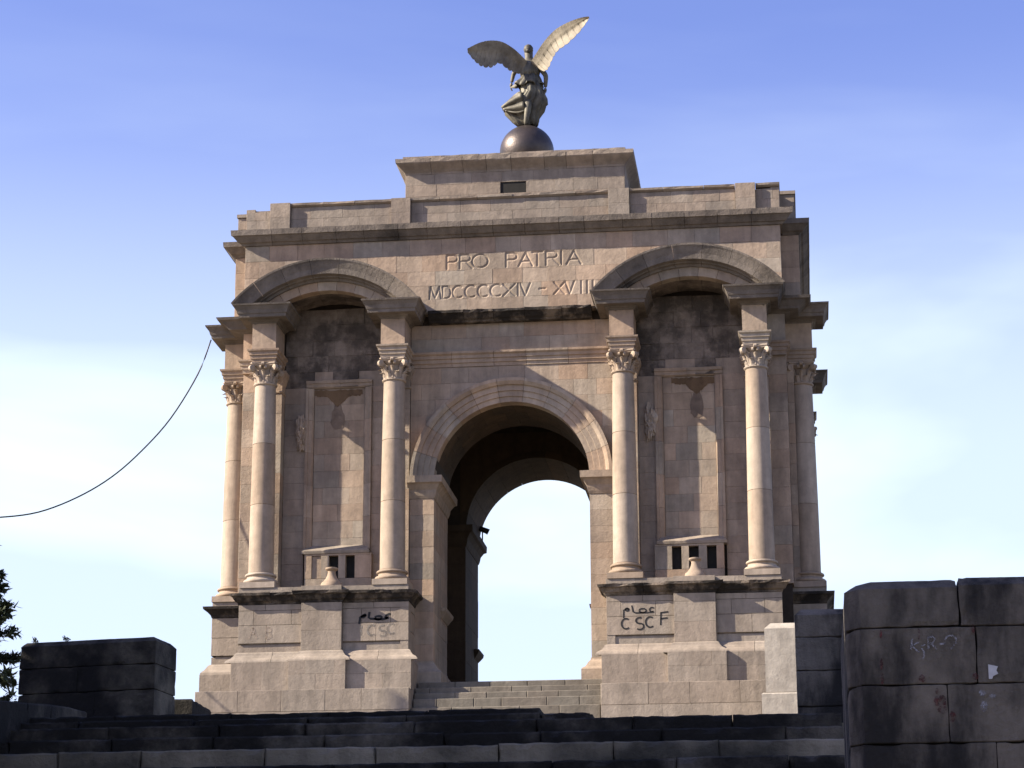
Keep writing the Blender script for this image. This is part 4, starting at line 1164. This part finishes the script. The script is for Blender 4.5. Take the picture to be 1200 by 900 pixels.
# ---- wings: overlapping feathers on a curved slab
def wing(name, outline_top, outline_bot, yroot, yslope, mat, nf):
    """outline given as matching upper and lower edge curves (x, z) from root to tip"""
    n = 156; m = 14
    def samp(c, t):
        f_ = t * (len(c) - 1); i = min(int(f_), len(c) - 2); u = f_ - i
        p = [c[max(0, i - 1)], c[i], c[i + 1], c[min(len(c) - 1, i + 2)]]
        def h(k):
            a, b, c_, d = p[0][k], p[1][k], p[2][k], p[3][k]
            return .5 * (2 * b + (c_ - a) * u + (2 * a - 5 * b + 4 * c_ - d) * u * u + (3 * b - a - 3 * c_ + d) * u ** 3)
        return h(0), h(1)
    vs = []; fs = []
    for side in (0, 1):
        for i in range(n + 1):
            t = i / n
            a = samp(outline_top, t); b = samp(outline_bot, t)
            for k in range(m + 1):
                q = k / m
                sc = .06 * (1 - abs(math.sin(math.pi * t * nf)) ** .6) * (q ** 3)
                x = a[0] + (b[0] - a[0]) * (q - sc); z = a[1] + (b[1] - a[1]) * (q - sc)
                th = .10 * (1 - q) ** .7 * (1 - .75 * t) + .03 + (.05 if q < .42 else 0)
                ph = t * nf if q >= .42 else t * nf * 1.7 + .5 * int(q * 12)
                groove = (.030 if q >= .42 else .02) * (abs(math.sin(math.pi * ph)) ** .5 - 1) + .02 * (ph % 1)
                y = yroot + yslope * abs(x) + .16 * math.sin(math.pi * q) * .6 + (-1 if side == 0 else 1) * (th * .5 + groove * .6)
                vs.append(P(x, z, y))
    s0 = (n + 1) * (m + 1)
    for i in range(n):
        for k in range(m):
            a = i * (m + 1) + k
            fs.append((a, a + 1, a + m + 2, a + m + 1)); fs.append((s0 + a, s0 + a + m + 1, s0 + a + m + 2, s0 + a + 1))
    for i in range(n):
        for k in (0, m):
            a = i * (m + 1) + k; fs.append((a, a + m + 1, s0 + a + m + 1, s0 + a))
    for k in range(m):
        for i in (0, n):
            a = i * (m + 1) + k; fs.append((a, a + 1, s0 + a + 1, s0 + a))
    o = mesh_obj(name, vs, fs, mat, ST, True)
    auto_smooth(o, 50)
    return o
wing('wing', [(0.05, 2.9), (-0.21, 3.16), (-0.53, 3.41), (-0.95, 3.59), (-1.41, 3.55), (-1.83, 3.36), (-2.3, 3.0)], [(-0.1, 2.28), (-0.39, 2.31), (-0.7, 2.39), (-1.06, 2.61), (-1.37, 2.36), (-1.76, 2.33), (-2.07, 2.56), (-2.31, 2.87)], -.24, -.62, M_WING, 13)
wing('wing', [(0.25, 2.8), (0.5, 3.12), (0.86, 3.54), (1.35, 3.9), (1.91, 4.05), (2.47, 4.08), (2.85, 4.02)], [(0.81, 2.2), (1.02, 2.27), (1.22, 2.65), (1.46, 2.94), (1.9, 3.12), (2.39, 3.44), (2.75, 3.81), (2.87, 3.99)], -.24, -.62, M_WING, 13)

# ================================================================== the setting below the arch
def hgt(x, y):
    """hill: flat top round the arch, long ramp towards the stairway, low ground at its foot"""
    pts_ = ((-400, -18), (-110, -15.2), (-76, -14.6), (-66, -12.9), (-60, -10.4), (-58.2, -9.4), (-57, -8.75), (-54, -8.65), (-40, -6.6), (-20, -3.7), (-5, -1.15), (16, -1.1), (30, -3), (90, -20), (300, -40), (3000, -60))
    z = pts_[-1][1]
    for (a, za), (b, zb) in zip(pts_[:-1], pts_[1:]):
        if y <= b:
            t = max(0, (y - a) / (b - a)); z = za + (zb - za) * t; break
    lat = max(0, abs(x - 2) - 22)
    z -= min(60, lat * .28) * (1 if y > -70 else .3)
    return z
gx = sorted(set([-3000, -1500, -700, -350, -200, -120, -80, -60] + list(range(-48, 52, 4)) + [60, 80, 120, 200, 350, 700, 1500, 3000]))
gy = sorted(set([-1500, -700, -400, -250, -160, -130] + list(range(-112, 36, 3)) + [-58.2, -57.0, 45, 60, 90, 140, 220, 300, 600, 1500, 4500]))
gv = [(x, y, hgt(x, y) + (noise.noise(Vector((x * .13, y * .13, 0))) * .25 if abs(x) > 14 or y < -62 else 0)) for y in gy for x in gx]
gf = [(j * len(gx) + i, j * len(gx) + i + 1, (j + 1) * len(gx) + i + 1, (j + 1) * len(gx) + i) for j in range(len(gy) - 1) for i in range(len(gx) - 1)]
tag(mesh_obj('ground', gv, gf, M_GROUND, None, True), kind='structure')

# --- stairway in the foreground
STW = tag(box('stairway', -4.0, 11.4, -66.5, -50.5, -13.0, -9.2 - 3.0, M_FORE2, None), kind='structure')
tread = [(-8.13, -56.6, 7.19), (-8.25, -56.95, 7.91), (-8.38, -57.3, 11.0), (-8.585, -57.65, 11.02), (-8.79, -58.0, 11.03), (-9.045, -58.35, 11.05), (-9.28, -58.7, 11.06), (-9.50, -59.05, 11.06), (-9.72, -59.4, 11.06), (-9.93, -59.75, 11.06), (-10.15, -60.1, 11.06), (-10.37, -60.45, 11.06), (-10.6, -60.8, 11.06), (-10.85, -61.2, 11.06)]
for k, (z, y, x1) in enumerate(tread):
    us = splits(-3.6 if k > 2 else -1.2, x1 + (.16 if k > 1 else 0), 1.45, k % 2)
    for a, b in zip(us[:-1], us[1:]):
        block('step_stone', TF, a + .004, b - .004, z - .30 + rnd.uniform(-.004, 0), z + rnd.uniform(-.012, .006), -y + rnd.uniform(-.008, .008), .55 if k > 0 else 1.5, (M_STAIR if k in (4, 9, 10) else M_FORE2), STW, ch=.022)  # dark rows carry painted tree shade, paler rows stand for partly lit ones
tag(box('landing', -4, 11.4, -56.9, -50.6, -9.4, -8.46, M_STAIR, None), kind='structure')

# --- near parapet on the right: battered courses under a bevelled coping
def near_wall():
    Wl = empty('parapet_wall', (11.1, -67, -12.5), 'black stained block parapet with chalk letters and red paint right of the stairs', 'wall')
    box('core', 11.16, 16.15, -66.9, -63.6, -14.5, -8.66, M_BLACK, Wl)
    rws = [(-8.995, None), (-9.51, 12.22), (-10.03, 11.95), (-10.55, 12.35), (-11.07, 12.0), (-11.6, 12.3), (-12.9, 12.1)]
    c = .15
    def stone(name, x0, x1, z0, z1, corner, mat, bevel=0):
        g = .003
        x0 += g; x1 -= g; z0 += g; z1 -= g
        yf = -67 + rnd.uniform(-.008, .008)
        pl = [(x0, yf)] if not corner else [(x0 - c * .9 + g, yf + c * 1.1), (x0, yf)]
        n0 = len(pl)
        pl += [(x1, yf), (x1, -63.5), ((x0 if not corner else x0 - c * .9 + g), -63.5)]
        # outline at bottom/top, slightly drawn in at the arrises
        cen = ((x0 + x1) / 2, -65.2)
        def inset(p, d):
            dx_ = min(d, .008) if not (corner and p[0] < cen[0]) else d
            return (p[0] + (dx_ if p[0] < cen[0] else -dx_), p[1] + (d if p[1] < cen[1] else -d))
        lev = [(z0, .009), (z0 + .008, 0), (z1 - (bevel or .008), 0), (z1, .11 if bevel else .009)]
        nsub = 6
        vs = []; m = len(pl)
        for z, d in lev:
            vs += [(*inset(p, d), z) for p in pl]
        fs = [tuple(range(m - 1, -1, -1)), tuple(3 * m + i for i in range(m))]
        for k in range(3):
            for i in range(m):
                j = (i + 1) % m; fs.append((k * m + i, k * m + j, (k + 1) * m + j, (k + 1) * m + i))
        return mesh_obj(name, vs, fs, mat, Wl)
    stone('coping_stone', 11.205, 12.09, -8.995, -8.55, True, M_FORE, .085)
    stone('coping_stone', 12.09, 13.3, -8.995, -8.535, False, M_FORE, .085)
    stone('coping_stone', 13.3, 14.6, -8.995, -8.54, False, M_FORE, .085)
    stone('coping_stone', 14.6, 16.2, -8.995, -8.54, False, M_FORE, .085)
    z1 = -8.995
    for k, (z0, j) in enumerate(rws[1:]):
        xs = [11.205, j, j + 1.15, j + 2.4, j + 3.6, 16.3]
        for a, b in zip(xs[:-1], xs[1:]):
            stone('stone', a, b, z0, z1, a == 11.205, M_FORE)
        z1 = z0
    Y = -67.014
    k_ = [[(11.645, -9.20), (11.66, -9.10)], [(11.72, -9.13), (11.655, -9.165), (11.715, -9.225)]]
    r_ = [[(11.80, -9.20), (11.80, -9.095)], [(11.80, -9.095), (11.845, -9.085), (11.86, -9.11), (11.84, -9.14), (11.80, -9.15)], [(11.825, -9.15), (11.875, -9.20)]]
    p_ = [arc(12.0, -9.125, .05, .045, 170, -60), [(12.03, -9.16), (11.99, -9.21)]]
    d_ = [[(11.735, -9.165), (11.775, -9.155)], [(11.90, -9.155), (11.95, -9.15)], arc(11.73, -9.24, .03, .05, 80, -60)]
    for s_ in k_ + r_ + p_ + d_:
        mb = MB(); ribbon(mb, s_, .016, Y); mb.build('graffiti', M_CHALK, Wl)
    # torn paper, white smears and runs of red paint
    pa = [(12.315, -9.345), (12.40, -9.365), (12.385, -9.40), (12.40, -9.43), (12.355, -9.45), (12.345, -9.475), (12.315, -9.475)]
    mesh_obj('torn_poster', [(x, Y, z) for x, z in pa], [tuple(range(len(pa)))], M_WHITE, Wl)
    for cx_, cz_, rx, rz_, mt in ((12.34, -9.63, .03, .02, M_CHALK), (12.25, -9.60, .03, .03, M_CHALK), (12.26, -9.72, .035, .05, M_CHALK),
                                  (11.88, -9.66, .055, .05, M_RED), (11.90, -9.74, .05, .035, M_RED), (11.86, -9.575, .02, .03, M_RED), (11.98, -9.80, .03, .05, M_RED),
                                  (12.20, -9.02, .015, .04, M_RED), (12.20, -9.45, .025, .03, M_RED), (11.38, -9.32, .012, .05, M_RED), (11.38, -9.45, .012, .06, M_RED), (11.385, -9.05, .012, .04, M_RED), (11.72, -9.06, .012, .05, M_RED), (11.73, -9.46, .03, .035, M_RED)):
        bl = []
        for a in range(16):
            t = a * math.pi / 8; q = 1 + .35 * noise.noise(Vector((cx_ * 7 + math.cos(t), cz_ * 7 + math.sin(t), 0)) * 2.1)
            bl.append((cx_ + rx * q * math.cos(t), Y, cz_ + rz_ * q * math.sin(t)))
        mesh_obj('paint_mark', bl, [tuple(range(16))], mt, Wl)
near_wall()

def pier_blocks(root, x0, x1, y0, y1, zrows, mats, bevel, foot=0.0, ch=.02, splitx=None):
    """square pier of coursed blocks, the top course a bevelled cap"""
    n = len(zrows) - 1
    for k in range(n):
        z0, z1 = zrows[k] + .0025, zrows[k + 1] - .0025
        d = foot if k == 0 else 0
        xs = [x0 - d] + ([splitx[k]] if splitx and splitx[k] is not None else []) + [x1 + d]
        for a, b in zip(xs[:-1], xs[1:]):
            b1 = bevel if k == n - 1 else ch
            j = rnd.uniform(-.006, .006)
            ga = .004 if a != xs[0] else 0; gb = .004 if b != xs[-1] else 0
            ia = b1 if a == xs[0] else ch * .6; ib = b1 if b == xs[-1] else ch * .6
            loft('coping_stone' if k == n - 1 else 'stone',
                 [(a + ga + ch * .6, b - gb - ch * .6, y0 - d + j + ch * .6, y1 + d - ch * .6, z0), (a + ga, b - gb, y0 - d + j, y1 + d, z0 + ch * .6), (a + ga, b - gb, y0 - d + j, y1 + d, z1 - b1), (a + ga + ia, b - gb - ib, y0 - d + j + b1, y1 + d - b1, z1)],
                 mats[k % len(mats)], root)
def root_pier(name, loc, label, cat, rz=0):
    e = empty(name, loc, label, cat); return e
p2 = root_pier('stone_pier', (11.2, -51.5, -8.4), 'tall dark coursed stone pier between the lit post and the black parapet', 'pier')
pier_blocks(p2, 10.585, 12.2, -52, -49.5, [-8.9, -8.02, -7.54, -7.0, -6.49, -6.05], [M_FORE], .10, foot=.035)
p3 = root_pier('stone_post', (9.95, -3.0, -1), 'pale sunlit stone post with sloping top at the podium corner', 'post')
pier_blocks(p3, 9.40, 10.75, -3.6, -2.3, [-1.3, -.12, 2.36], [M_POST], .22, foot=.15, ch=.05)

# left block, turned a little
LB = empty('stone_block', (.7, -52, -8.6), 'massive stained, shade-dark cube of stone with weeds on top at the left of the stairs', 'block', rz=0)
pier_blocks(LB, -1.60, .70, -52, -51.16, [-8.9, -7.66, -7.06, -6.66, -6.23], [M_BLOCK], .075, ch=.014, splitx=[None, -.3, -.6, None])
LB.matrix_world = Matrix.Translation((.7, -52, -8.6)) @ Matrix.Rotation(R(-8), 4, 'Z')
# low curved wing wall in front of it
LW = empty('low_wall', (.1, -56, -8.5), 'low dark curved wall running from the left edge to the black block', 'wall')
cv = [(-1.2, -60.5, -8.45), (-.35, -59.2, -8.27), (.16, -58.0, -8.09), (.22, -56.7, -7.95), (.17, -55.5, -7.80), (.10, -54.4, -7.68), (.03, -53.3, -7.59)]
for (ax, ay, az), (bx_, by, bz) in zip(cv[:-1], cv[1:]):
    d = Vector((bx_ - ax, by - ay, 0)).normalized(); q = Vector((d.y, -d.x, 0))
    vs = []
    for (x, y, z) in ((ax + d.x * .004, ay + d.y * .004, az), (bx_ - d.x * .004, by - d.y * .004, bz)):
        for off, zz in ((.0, -9.6), (.0, z - .02), (-.02, z), (-.42, z), (-.44, z - .02), (-.44, -9.6)):
            vs.append((x + q.x * off, y + q.y * off, zz))
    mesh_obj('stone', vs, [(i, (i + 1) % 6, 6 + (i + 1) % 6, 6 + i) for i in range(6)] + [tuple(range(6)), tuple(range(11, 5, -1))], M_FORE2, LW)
BW = empty('stair_wall', (-.3, -49, -8.5), 'short low dark wall end behind the left block', 'wall')
for xa, xb in ((-1.7, -.2), (-.19, .93)):
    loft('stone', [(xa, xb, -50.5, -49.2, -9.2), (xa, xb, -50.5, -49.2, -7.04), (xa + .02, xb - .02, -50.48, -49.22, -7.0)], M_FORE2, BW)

# ------------------------------------------------------------------ cable, mast, lamp
def tube(name, pts, r, mat, parent=None, n=8):
    vs = []; fs = []
    for i, p in enumerate(pts):
        p = Vector(p); a = Vector(pts[max(0, i - 1)]); b = Vector(pts[min(len(pts) - 1, i + 1)])
        d = (b - a).normalized(); s_ = d.cross(Vector((.3, .2, 1))).normalized(); t = d.cross(s_)
        rr = r[i] if isinstance(r, (list, tuple)) else r
        vs += [tuple(p + (s_ * math.cos(2 * math.pi * k / n) + t * math.sin(2 * math.pi * k / n)) * rr) for k in range(n)]
    for i in range(len(pts) - 1):
        for k in range(n):
            j = (k + 1) % n; fs.append((i * n + k, i * n + j, (i + 1) * n + j, (i + 1) * n + k))
    fs += [tuple(range(n - 1, -1, -1)), tuple((len(pts) - 1) * n + k for k in range(n))]
    return mesh_obj(name, vs, fs, mat, parent, True)
cs = [(-.15, 15.0), (.34, 13.55), (1.38, 11.65), (2.52, 10.20), (3.65, 9.07), (4.94, 8.16), (6.38, 7.46), (7.81, 7.13), (8.8, 7.06)]
cs += [(17.6 - s_, z) for s_, z in cs[:-1][::-1]]
dx, dy = -.8437, -.5369
fine = []
for i in range(len(cs) - 1):
    for q in range(5):
        t = q / 5
        p0, p1, p2_, p3_ = cs[max(0, i - 1)], cs[i], cs[i + 1], cs[min(len(cs) - 1, i + 2)]
        h = lambda k: .5 * (2 * p1[k] + (p2_[k] - p0[k]) * t + (2 * p0[k] - 5 * p1[k] + 4 * p2_[k] - p3_[k]) * t * t + (3 * p1[k] - p0[k] - 3 * p2_[k] + p3_[k]) * t ** 3)
        fine.append((h(0), h(1)))
fine.append(cs[-1])
tag(tube('cable', [(-12.05 + dx * s_, 1.45 + dy * s_, z) for s_, z in fine], .028, M_CABLE), 'thin dark cable sagging from the left cornice corner across the sky', 'cable')
mx_, my_ = -12.05 + dx * 17.75, 1.45 + dy * 17.75
mast = empty('wooden_mast', (mx_, my_, hgt(mx_, my_)), 'weathered wooden mast holding the far end of the cable', 'pole')
tube('shaft', [(mx_, my_, hgt(mx_, my_) - .3), (mx_, my_, 15.6)], [.2, .12], M_WOOD, mast, 12)
tube('bracket', [(mx_ - .5, my_ - .3, 15.02), (mx_ + .12, my_ + .08, 15.02)], .05, M_IRON, mast)
fl = empty('floodlight', (-2.72, 13.35, 9.06), 'small black floodlight on top of the inner left impost', 'lamp')
tube('housing', [(-2.95, 13.3, 9.75), (-2.88, 13.31, 9.74), (-2.56, 13.36, 9.62), (-2.46, 13.38, 9.57)], [.06, .11, .12, .13], M_IRON, fl, 14)
tube('stem', [(-2.72, 13.34, 9.05), (-2.72, 13.34, 9.66)], .03, M_IRON, fl)

# ------------------------------------------------------------------ trees and weeds
def leaf_mat(name, c1, c2):
    m = bpy.data.materials.new(name); m.use_nodes = True
    t = m.node_tree; b = t.nodes['Principled BSDF']; l = t.links.new
    b.inputs['Roughness'].default_value = .75; b.inputs['Specular IOR Level'].default_value = .2
    geo = N(t, 'ShaderNodeNewGeometry'); mx = N(t, 'ShaderNodeMix', data_type='RGBA')
    mx.inputs['A'].default_value = (*c1, 1); mx.inputs['B'].default_value = (*c2, 1)
    l(geo.outputs['Random Per Island'], mx.inputs['Factor']); l(mx.outputs['Result'], b.inputs['Base Color'])
    return m
M_NEEDLE = leaf_mat('conifer_needles', (.022, .034, .020), (.050, .062, .034))
M_WEED = leaf_mat('dry_weed', (.07, .07, .035), (.12, .11, .06))
def conifer(name, loc, H, rad, label, cat, seed, nb=90, tuft=14, leafs=9, base=.08, dense=1.0, group=None):
    rn = random.Random(seed)
    e = empty(name, loc, label, cat, group)
    tube('trunk', [(loc[0] + .05 * math.sin(i), loc[1], loc[2] - .3 + H * i / 8) for i in range(9)], [.05 + H * .018 * (1 - i / 8.5) for i in range(9)], M_BARK, e, 9)
    lv, lf, bv = [], [], MB()
    for b in range(nb):
        t = base + (1 - base) * (b + rn.random()) / nb
        z = H * t
        ln = rad * (1 - t) ** .75 * rn.uniform(.65, 1.12) + .12
        a = rn.random() * 2 * math.pi
        dr = rn.uniform(-.28, -.02) + .25 * t
        p0 = Vector((0, 0, z)); d = Vector((math.cos(a), math.sin(a), dr)).normalized()
        pts_ = []
        for i in range(5):
            u = i / 4; p = p0 + d * ln * u; p.z += .18 * ln * u * u * rn.uniform(.5, 1.2); pts_.append(p)
        r0 = .012 + .012 * ln
        side = d.cross(Vector((0, 0, 1))).normalized()
        for i in range(4):
            p, q = pts_[i], pts_[i + 1]; r_ = r0 * (1 - i / 4.2)
            bv.add([p + side * r_, p + Vector((0, 0, r_ * 1.6)), p - side * r_, q + side * r_ * .75, q + Vector((0, 0, r_ * 1.2)), q - side * r_ * .75], [(0, 1, 4, 3), (1, 2, 5, 4), (2, 0, 3, 5)])
        for k in range(tuft):
            u = .12 + .88 * (k + rn.random()) / tuft
            i = min(3, int(u * 4)); c = pts_[i].lerp(pts_[i + 1], u * 4 - i)
            sp = (.10 + .20 * ln * (1 - u * .6)) * dense
            c = c + side * rn.uniform(-1, 1) * sp + Vector((0, 0, rn.uniform(-.6, .25) * sp * .7))
            for q in range(leafs):
                o = Vector((rn.gauss(0, 1), rn.gauss(0, 1), rn.gauss(0, .7))) * .055 * dense
                dd = (d * .6 + Vector((rn.gauss(0, 1), rn.gauss(0, 1), rn.gauss(0, .8))) * .6).normalized()
                L_ = rn.uniform(.10, .20) * dense; w = L_ * .22
                s_ = dd.cross(Vector((rn.random() - .5, rn.random() - .5, 1))).normalized()
                k0 = len(lv); c2 = c + o
                lv += [tuple(c2 - s_ * w), tuple(c2 + dd * L_ * .55 - s_ * w * .9), tuple(c2 + dd * L_), tuple(c2 + s_ * w)]
                lf.append((k0, k0 + 1, k0 + 2, k0 + 3))
    o = bv.build('limbs', M_BARK, None); o.location = loc; 
    o.parent = e; o.matrix_parent_inverse = e.matrix_world.inverted(); o['kind'] = 'stuff'
    me = bpy.data.meshes.new('crown'); me.from_pydata(lv, [], lf); me.materials.append(M_NEEDLE)
    c = bpy.data.objects.new('crown', me); COL.objects.link(c); c.location = loc
    c.parent = e; c.matrix_parent_inverse = e.matrix_world.inverted(); c['kind'] = 'stuff'
    return e
conifer('conifer_tree', (-6.45, -40, hgt(-6, -40) - .4), 5.15, 1.55, 'dark conifer with drooping layered branches at the left edge behind the block', 'tree', 3, nb=58, tuft=20, leafs=12)
# tall cypresses standing left of the stairway: their shade lies over stairs, block and parapet
GR = 'tall conifers shading the stairway'
proto = conifer('tall_conifer', (-6.0, -72.5, -13.6), 19.5, 2.9, 'tall dense conifer standing left of the stairway', 'tree', 11, nb=210, tuft=22, leafs=10, base=.05, dense=2.6, group=GR)
for i, (x, y, z, rz, sc) in enumerate(((-6.6, -68.2, -13.6, 1.1, 1.0), (-5.4, -64.2, -12.8, 2.3, .98), (-7.2, -60.4, -12.6, 3.9, 1.02), (-5.9, -57.2, -12.2, 5.1, .96), (-9.5, -55.6, -11.6, .6, .95), (-9.6, -71.0, -13.8, 2.9, 1.05), (-10.2, -63.5, -13.2, 4.4, 1.05), (-11.5, -57.5, -12.6, 1.9, 1.05))):
    c = proto.copy(); COL.objects.link(c)
    c.location = (x, y, z); c.rotation_euler.z = rz; c.scale = (sc, sc, sc)
    for ch in proto.children:
        k = ch.copy(); COL.objects.link(k); k.parent = c; k.matrix_parent_inverse = ch.matrix_parent_inverse
def weed(x, y, z, h, n, label, seed):
    rn = random.Random(seed)
    e = empty('weed', (x, y, z), label, 'plant')
    st_ = MB(); lf = MB()
    for i in range(n):
        a = rn.random() * 6.28; tip = Vector((x + h * .7 * math.cos(a) * rn.random(), y + h * .4 * math.sin(a) * rn.random(), z + h * rn.uniform(.5, 1)))
        b0 = Vector((x, y, z - .02)); m_ = (b0 + tip) / 2 + Vector((.02, 0, .02))
        for p, q in ((b0, m_), (m_, tip)):
            st_.add([p + Vector((.003, 0, 0)), p - Vector((.003, 0, 0)), p + Vector((0, .003, 0)), q + Vector((.002, 0, 0)), q - Vector((.002, 0, 0)), q + Vector((0, .002, 0))], [(0, 1, 4, 3), (1, 2, 5, 4), (2, 0, 3, 5)])
        for k in range(7):
            c = m_.lerp(tip, rn.random()) + Vector((rn.gauss(0, .01), rn.gauss(0, .01), rn.gauss(0, .01)))
            d = Vector((rn.gauss(0, 1), rn.gauss(0, 1), rn.gauss(.3, 1))).normalized() * rn.uniform(.02, .045); s_ = d.cross(Vector((rn.random(), 1, rn.random()))).normalized() * .009
            lf.add([c - s_, c + d * .5 - s_ * 1.3, c + d, c + d * .5 + s_ * 1.3], [(0, 1, 2, 3)])
    tag(st_.build('stem', M_WEED, e), kind='stuff'); tag(lf.build('leaves', M_WEED, e), kind='stuff')
weed(-.87, -51.6, -6.24, .10, 8, 'small dry weed sprouting from the middle of the black block top', 5)
weed(-1.36, -51.65, -6.26, .10, 7, 'small dry weed at the left corner of the black block', 8)

# ------------------------------------------------------------------ wear on the nearest masonry: chipped arrises, pitted faces
def weather(o, amp, chip, cuts):
    me = o.data
    bm = bmesh.new(); bm.from_mesh(me)
    for _ in range(cuts):
        ed = [e for e in bm.edges if e.calc_length() > .07]
        if not ed or len(bm.verts) > 5000: break
        bmesh.ops.subdivide_edges(bm, edges=ed, cuts=1, use_grid_fill=True)
    bm.normal_update()
    lo = [min(v.co[k] for v in bm.verts) for k in range(3)]; hi = [max(v.co[k] for v in bm.verts) for k in range(3)]
    off = Vector((rnd.random() * 50, rnd.random() * 50, rnd.random() * 50))
    for v in bm.verts:
        c = v.co
        d = sorted(min(c[k] - lo[k], hi[k] - c[k]) for k in range(3))
        p = c + off
        n_ = noise.noise(p * 3.1) * .6 + noise.noise(p * 9) * .5 + noise.noise(p * 23) * .35
        disp = n_ * amp
        if d[1] < .05:
            e = noise.noise(p * 5.3 + Vector((3, 7, 1)))
            disp -= chip * max(0, e - .08) * 3 + chip * .25 * abs(noise.noise(p * 17))
        v.co = c + v.normal * disp
    bm.to_mesh(me); bm.free()
for root in [o for o in COL.objects if o.name in ('parapet_wall', 'stone_pier', 'stone_block', 'stairway', 'stair_wall', 'low_wall')]:
    for ch in root.children:
        if ch.name.split('.')[0] in ('stone', 'coping_stone', 'step_stone'):
            if ch.name.startswith('step') and min(v.co.z for v in ch.data.vertices) < -10.2: continue
            weather(ch, .0045 if root.name != 'stairway' else .008, .011 if root.name != 'stairway' else .022, 4 if root.name == 'stairway' else 5)
